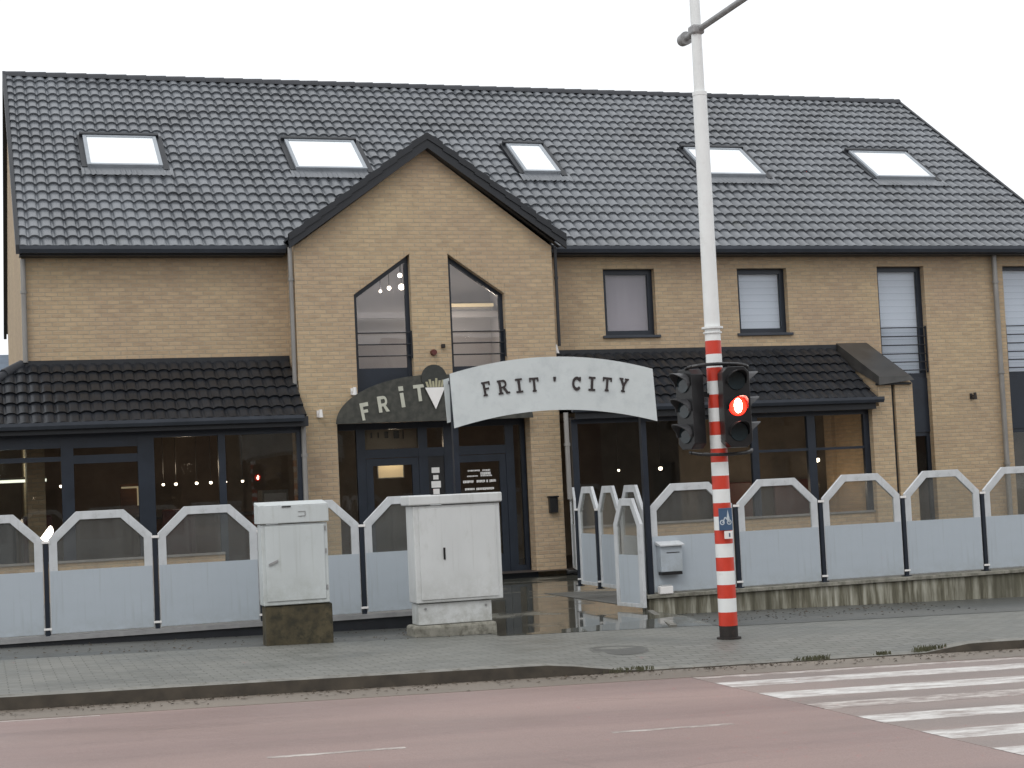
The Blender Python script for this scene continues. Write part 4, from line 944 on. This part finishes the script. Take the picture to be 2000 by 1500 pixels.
for x in (5.68, 8.20): MB().box(x-.035, x+.035, 19.76, 19.83, -.1, 3.0).box(x-.02, x+.02, 19.646, 19.759, 2.5, 2.54).box(x-.02, x+.02, 19.646, 19.759, 2.9, 2.94).box(x-.02, x+.02, 19.831, 19.929, 2.9, 2.94).build('post', 'navy', t)
m = MB()
for ch, x in (('F', 6.07), ('R', 6.28), ('I', 6.49), ('T', 6.69), ("'", 6.965), ('C', 7.26), ('I', 7.465), ('T', 7.67), ('Y', 7.895)):
    u = (x-cxs)/((SX1-SX0)/2); m = MB(); letter(m, ch, x, 2.765+.085*(1-u*u), (.125 if ch not in 'R' else .14), .178, -u*.24, 19.606, 19.6195); m.build('letter', 'letter', t)

# smoked arch sign with cone over the doors
t = thing('arch_sign', 'dark smoked arch sign with FRIT and a cone over the doors', 'sign', (7.9, 28.7, 2.8))
cx0, a_, b_ = 7.90, 1.84, .84; n = 40
arc_ = [(cx0+a_*math.cos(math.pi*i/n), 2.82+b_*math.sin(math.pi*i/n)) for i in range(n+1)]
MB().prism([(x, z) for x, z in arc_], 28.69, 28.70).build('arch_panel', 'smoke', t)
m = MB()
for x in (6.3, 7.2, 8.6, 9.5): m.cyl((x, 28.70, 2.9), (x, 28.899, 2.9), .012, n=8)
m.build('stand_off', 'grey', t)
m = MB(); k = 22
disc = [(7.88+.235*math.cos(2*math.pi*i/k), 3.60+.235*math.sin(2*math.pi*i/k)) for i in range(k)]
D_ = MB().prism(disc, 28.66, 28.685).build('disc', 'disc', t)
MB().prism([(7.70, 3.42), (7.885, 3.03), (8.07, 3.42)], 28.64, 28.658).build('cone', 'conewhite', t)
m = MB()
for i, x in enumerate((7.74, 7.79, 7.84, 7.89, 7.94, 7.99)):
    h = (.10, .14, .11, .16, .12, .13)[i]; l = (i-2.5)*.012; m.prism([(x, 3.425), (x+.04, 3.425), (x+.04+l, 3.425+h), (x+l, 3.425+h)], 28.642+i*.0003, 28.657)
m.build('fries', 'fries', t)
m = MB()
for ch, x, z, w_, h, r_ in (('f', 6.60, 3.03, .17, .31, .16), ('r', 6.93, 3.15, .20, .29, .12), ('i', 7.28, 3.26, .22, .36, .12), ('t', 7.60, 3.33, .20, .30, .10)): m = MB(); letter(m, ch, x, z, w_, h, r_, 28.675, 28.6895); m.build('letter', 'letterlight', t)

# ------------------------------------------------------------------ utility cabinets
t = thing('utility_cabinet', 'small cream-white utility cabinet on a mossy brown concrete base', 'utility cabinet', (3.3, 18.3, -.03))
MB().box(2.97, 3.715, 18.16, 18.42, -.2, .40).build('base', 'mossy', t, bevel=.02)
MB().box(2.95, 3.685, 18.14, 18.40, .405, 1.29).build('body', 'cab', t, bevel=.010)
m = MB().box(2.925, 3.70, 18.11, 18.43, 1.30, 1.495); m.add([(2.925, 18.11, 1.4955), (3.70, 18.11, 1.4955), (3.70, 18.43, 1.54), (2.925, 18.43, 1.54), (2.925, 18.43, 1.4955), (3.70, 18.43, 1.4955)], [(0, 1, 2, 3), (1, 5, 2), (0, 3, 4), (5, 4, 3, 2)]); m.build('cap', 'cab', t, bevel=.008)
MB().box(2.99, 3.645, 18.126, 18.139, .45, 1.27).build('door', 'cab', t, bevel=.005)
MB().add([(3.02, 18.11, .84), (3.12, 18.11, .88), (3.12, 18.11, .905), (3.02, 18.11, .865), (3.02, 18.125, .84), (3.12, 18.125, .88), (3.12, 18.125, .905), (3.02, 18.125, .865)], [(0, 1, 2, 3), (0, 4, 5, 1), (1, 5, 6, 2), (2, 6, 7, 3), (3, 7, 4, 0)]).build('handle', 'grey', t)
MB().box(3.36, 3.44, 18.102, 18.109, 1.37, 1.375).box(3.435, 3.44, 18.102, 18.109, 1.3755, 1.4195).box(3.36, 3.44, 18.102, 18.109, 1.42, 1.425).build('emblem', 'grey', t)
MB().box(3.18, 3.28, 18.10, 18.109, 1.475, 1.488).build('slot', 'black', t)
for z in (.55, .95, 1.2): MB().box(3.652, 3.668, 18.128, 18.139, z, z+.05).build('hinge', 'grey', t)
t = thing('utility_cabinet', 'large grey-white utility cabinet with overhanging lid and black keyhole slot', 'utility cabinet', (5.2, 18.5, -.07))
MB().box(4.68, 5.66, 18.31, 18.72, -.25, .05).build('base', 'plinth', t, bevel=.03)
MB().box(4.745, 5.62, 18.37, 18.67, .055, .295).build('plinth', 'cab2', t, bevel=.008)
MB().box(4.72, 5.755, 18.33, 18.67, .305, 1.41).build('body', 'cab2', t, bevel=.012)
MB().box(4.67, 5.78, 18.29, 18.70, 1.42, 1.53).build('lid', 'cab2', t, bevel=.014)
MB().box(4.78, 5.70, 18.317, 18.329, .34, 1.38).build('door', 'cab2', t, bevel=.004)
MB().box(5.055, 5.078, 18.308, 18.316, .79, .925).build('keyhole_slot', 'black', t)
for x in (4.83, 5.55): MB().cyl((x, 18.369, .24), (x, 18.358, .24), .014, n=8).build('bolt', 'grey', t)
for z in (.5, 1.1): MB().box(5.685, 5.70, 18.319, 18.329, z, z+.06).build('hinge', 'grey', t)

# letter box on the right windbreak panel
t = thing('letter_box', 'grey letter box hung on the first windbreak panel of the wall', 'letter box', (8.46, 19.7, .4))
MB().box(8.30, 8.60, 19.64, 19.765, .40, .74).build('body', 'panel', t, bevel=.008)
MB().add([(8.28, 19.6, .745), (8.62, 19.6, .745), (8.62, 19.77, .79), (8.28, 19.77, .79), (8.28, 19.6, .73), (8.62, 19.6, .73), (8.62, 19.77, .745), (8.28, 19.77, .745)], [(0, 1, 2, 3), (4, 5, 1, 0), (5, 6, 2, 1), (7, 4, 0, 3), (7, 6, 5, 4)]).build('lid', 'pframe', t)
MB().box(8.31, 8.59, 19.645, 19.765, .36, .397).build('tray', 'black', t)
MB().box(8.38, 8.56, 19.636, 19.6395, .64, .65).build('slot', 'black', t)
t = thing('white_block', 'small white block on the wall top beside the letter box panel', 'block', (8.36, 19.67, .12))
MB().box(8.27, 8.45, 19.64, 19.74, .121, .22).build('body', 'conewhite', t, bevel=.01); MB().box(8.29, 8.43, 19.6425, 19.735, .2205, .235).build('cap', 'pframe', t)

# lantern behind first post
t = thing('terrace_lantern', 'glowing warm lantern above the first dark post at left', 'lantern', (.80, 21.3, .03))
MB().cyl((.80, 21.3, .03), (.80, 21.3, 1.16), .02, n=10).cyl((.80, 21.3, .03), (.80, 21.3, .06), .09, n=14).build('stand', 'black', t, smooth=True)
MB().add([(.72, 21.26, 1.20), (.82, 21.26, 1.17), (.90, 21.26, 1.30), (.86, 21.26, 1.38), (.72, 21.34, 1.20), (.82, 21.34, 1.17), (.90, 21.34, 1.30), (.86, 21.34, 1.38)], [(0, 1, 2, 3), (7, 6, 5, 4), (0, 4, 5, 1), (1, 5, 6, 2), (2, 6, 7, 3), (3, 7, 4, 0)]).build('glass_shade', 'lamp', t, bevel=.03)

# ------------------------------------------------------------------ traffic signal mast
PX, PY = 7.535, 16.1
def signal_mast(PX, PY, label, sg=1):
    t = thing('traffic_signal_mast', label, 'traffic light', (PX, PY, gz(PX)))
    zb_ = gz(PX, .04); n = 21; z0, z1 = .012, 3.04; h = (z1-z0)/n
    MB().cyl((PX, PY, zb_-.1), (PX, PY, z0), .098, n=28).cyl((PX, PY, zb_), (PX, PY, zb_+.02), .13, n=28).build('base', 'rusty', t, smooth=True)
    for i in range(n): 
        MB().cyl((PX, PY, z0+h*i), (PX, PY, z0+h*(i+1)), .100-.015*i/n, .100-.015*(i+1)/n, n=28, caps=False).build('red_band' if i % 2 == 0 else 'white_band', 'red' if i % 2 == 0 else 'white', t, smooth=True)
    MB().cyl((PX, PY, z1), (PX, PY, 5.72), .0848, .076, n=28).cyl((PX, PY, 5.70), (PX, PY, 5.74), .08, n=28).cyl((PX, PY, 5.72), (PX, PY, 9.2), .058, .050, n=28).build('upper_pole', 'white', t, smooth=True)
    MB().cyl((PX, PY, 3.17), (PX, PY, 3.19), .115, n=28).cyl((PX, PY, 3.12), (PX, PY, 3.135), .10, n=28).build('collar', 'white', t, smooth=True)
    MB().cyl((PX+.02, PY+.32, 6.42), (PX+.10, PY-3.9, 6.50), .034, n=16).cyl((PX+.02, PY+.30, 6.42), (PX+.02, PY+.42, 6.42), .075, .065, n=16).build('mast_arm', 'grey', t, smooth=True)
    MB().box(PX-.07, PX+.07, PY-.075, PY+.075, 6.37, 6.47).build('arm_clamp', 'grey', t, bevel=.02)
    # heads
    def head(face, cx, cy, lit, rows=(2.59, 2.32, 2.05), w_=.30):
        """face: unit dir in XY the lenses look along"""
        fx, fy = face; sx, sy = -fy, fx
        def T(u, v, z): return (cx+sx*u+fx*v, cy+sy*u+fy*v, z)
        def rbox(u0, u1, v0, v1, za, zb2, ch=.06):
            m = MB(); P = [(u0+ch, za), (u1-ch, za), (u1, za+ch), (u1, zb2-ch), (u1-ch, zb2), (u0+ch, zb2), (u0, zb2-ch), (u0, za+ch)]
            k = [T(u, v1, z) for u, z in P]+[T(u, v0, z) for u, z in P]; nn = 8
            return m.add(k, [tuple(range(nn)), tuple(range(2*nn-1, nn-1, -1))]+[(i, i+nn, (i+1) % nn+nn, (i+1) % nn) for i in range(nn)])
        H = rbox(-w_/2, w_/2, -.09, .07, rows[-1]-.16, rows[0]+.15).build('signal_head', 'black', t, bevel=.006)
        for k, z in enumerate(rows):
            on = lit == k
            MB().cyl(T(0, .071, z), T(0, .085, z), .101, .096, n=24).build('lens', 'redlens' if on else 'darklens', H, smooth=True)
            if on:
                m = MB(); P = [(.042*math.cos(a), (.075 if math.sin(a) > 0 else .075)*math.sin(a)) for a in [2*math.pi*i/20 for i in range(20)]]
                k_ = [T(u*1.0+.0, .092, z+v+.005) for u, v in P]+[T(u, .0855, z+v+.005) for u, v in P]
                m.add(k_, [tuple(range(20))]+[(i, i+20, (i+1) % 20+20, (i+1) % 20) for i in range(20)]); m.build('lamp_filament', 'redcore', H)
            m = MB(); nn = 14     # visor: upper part of a tube
            for i in range(nn):
                a0 = math.radians(-15+210*i/nn); a1 = math.radians(-15+210*(i+1)/nn)
                def V(a, r, v): return T(r*math.cos(a), v, z+r*math.sin(a))
                d0 = .07+.17*max(.25, math.sin(a0)*.9+.1); d1 = .07+.17*max(.25, math.sin(a1)*.9+.1)
                m.add([V(a0, .11, .071), V(a1, .11, .071), V(a1, .112, d1), V(a0, .112, d0), V(a0, .102, .071), V(a1, .102, .071), V(a1, .104, d1), V(a0, .104, d0)],
                      [(0, 1, 2, 3), (7, 6, 5, 4), (3, 2, 6, 7)])
            m.build('visor', 'visor' if abs(fx) > .5 else 'black', H, smooth=True)
    f1 = Vector((0-7.6, 0-15.9)).normalized(); d = math.radians(12)
    head((-.10, -.995*sg), PX+.115, PY-.22*sg, 1, w_=.30)
    head((-.97, -.24), PX-.30, PY+.02, -1, w_=.28)
    head((.985, -.17), PX+.26, PY+.02, -1, w_=.28)
    for z, dz in ((2.74, .04), (1.86, -.04)):
        m = MB()
        pts = [(PX+.36*math.cos(a), PY-.05-.12*abs(math.sin(a)), z+dz*math.sin(a)) for a in [math.pi*i/12 for i in range(13)]]
        m.tube(pts, .018, 8).build('curved_bracket', 'black', t)
    m = MB(); m.box(PX-.3, PX+.26, PY-.02, PY+.02, 2.44, 2.48).box(PX-.02, PX+.02, PY-.12, PY-.1, 2.16, 2.44)
    m.build('bracket', 'black', t)
    return t
signal_mast(PX, PY, 'red and white striped traffic light mast on the pavement, red lamp lit')
signal_mast(9.54, -3.0, 'second striped mast across the street, outside the photo', -1)
# blue plate on the mast
t = thing('cycle_sign', 'small blue sign with a bicycle mark and white plate on the striped mast', 'sign', (7.56, 15.97, .93))
MB().box(7.43, 7.585, 15.965, 15.975, 1.02, 1.255).build('plate', 'blue', t, bevel=.004)
m = MB()
for cx_, r_ in ((7.465, .028), (7.545, .028)):
    n = 14
    P = [(cx_+r_*math.cos(2*math.pi*i/n), 1.105+r_*math.sin(2*math.pi*i/n)) for i in range(n)]; Q = [(cx_+r_*.62*math.cos(2*math.pi*i/n), 1.105+r_*.62*math.sin(2*math.pi*i/n)) for i in range(n)]
    m.ring(P, Q, 15.9625, 15.9645)
m.prism([(7.465, 1.10), (7.478, 1.10), (7.505, 1.16), (7.493, 1.16)], 15.961, 15.9645).prism([(7.495, 1.155), (7.545, 1.10), (7.556, 1.106), (7.506, 1.163)], 15.9612, 15.9645)
m.prism([(7.515, 1.13), (7.553, 1.13), (7.534, 1.235)], 15.9614, 15.9645)
m.build('bicycle_mark', 'markgrey', t)
MB().box(7.485, 7.575, 15.955, 15.975, .93, 1.012).build('lower_plate', 'conewhite', t, bevel=.003); MB().box(7.53, 7.545, 15.9515, 15.9545, .95, .99).build('arrow_mark', 'blue', t)
MB().box(7.50, 7.56, 15.976, 16.02, 1.1, 1.13).build('clamp', 'grey', t)

# ------------------------------------------------------------------ surroundings seen in reflections or at the edge
t = thing('neighbour_house', 'distant blue-grey roofed house at the far left edge', 'house', (-3, 62, 0))
MB().box(-9, 1.6, 60, 70, -.5, 5.0).build('wall', 'brick2', t)
MB().add([(-9.3, 59.6, 5.0), (1.9, 59.6, 5.0), (1.9, 70.4, 5.0), (-9.3, 70.4, 5.0), (-9.3, 65, 7.4), (1.9, 65, 7.4)], [(0, 1, 5, 4), (2, 3, 4, 5), (1, 2, 5), (3, 0, 4)]).build('roof', 'plaster', t)
def opp_house(x, w_, h, mat, label):
    t = thing('terrace_house', label, 'house', (x+w_/2, -14, -1), 'houses across the street behind the camera')
    ops = [[(x+w_*f-.55, z), (x+w_*f+.55, z), (x+w_*f+.55, z+1.4), (x+w_*f-.55, z+1.4)] for f in (.25, .75) for z in (.9, 3.8)]
    MB().wall([(x, h), (x+w_, h), (x+w_, -1.5), (x, -1.5)][::-1], ops, -13.7, -14).build('wall', mat, t)
    m = MB()
    for P in ops: m.box(P[0][0], P[1][0], -14.0, -13.95, P[0][1], P[2][1])
    m.build('window', 'glassdark', t); MB().box(x, x+w_, -20, -14.01, -1.5, h-.1).build('body', mat, t)
    MB().add([(x, -13.3, h), (x+w_, -13.3, h), (x+w_, -20.4, h), (x, -20.4, h), (x, -17, h+2.6), (x+w_, -17, h+2.6)], [(1, 0, 4, 5), (3, 2, 5, 4), (1, 5, 2), (3, 4, 0)]).build('roof', 'ridge', t)
hx = -45
for i, (w_, h) in enumerate(((9, 5.8), (8, 6.4), (11, 5.6), (8, 6.2), (9, 5.4), (10, 6.3), (8, 5.8), (9, 6.1), (12, 5.5), (9, 6.3))):
    opp_house(hx, w_, h, 'brick2' if i % 2 else 'interior', 'house across the street, number %s from the west end, outside the photo' % ('first second third fourth fifth sixth seventh eighth ninth tenth'.split()[i])); hx += w_+.02
print('objects', len(bpy.data.objects), 'faces', sum(len(o.data.polygons) for o in bpy.data.objects if o.type == 'MESH'))
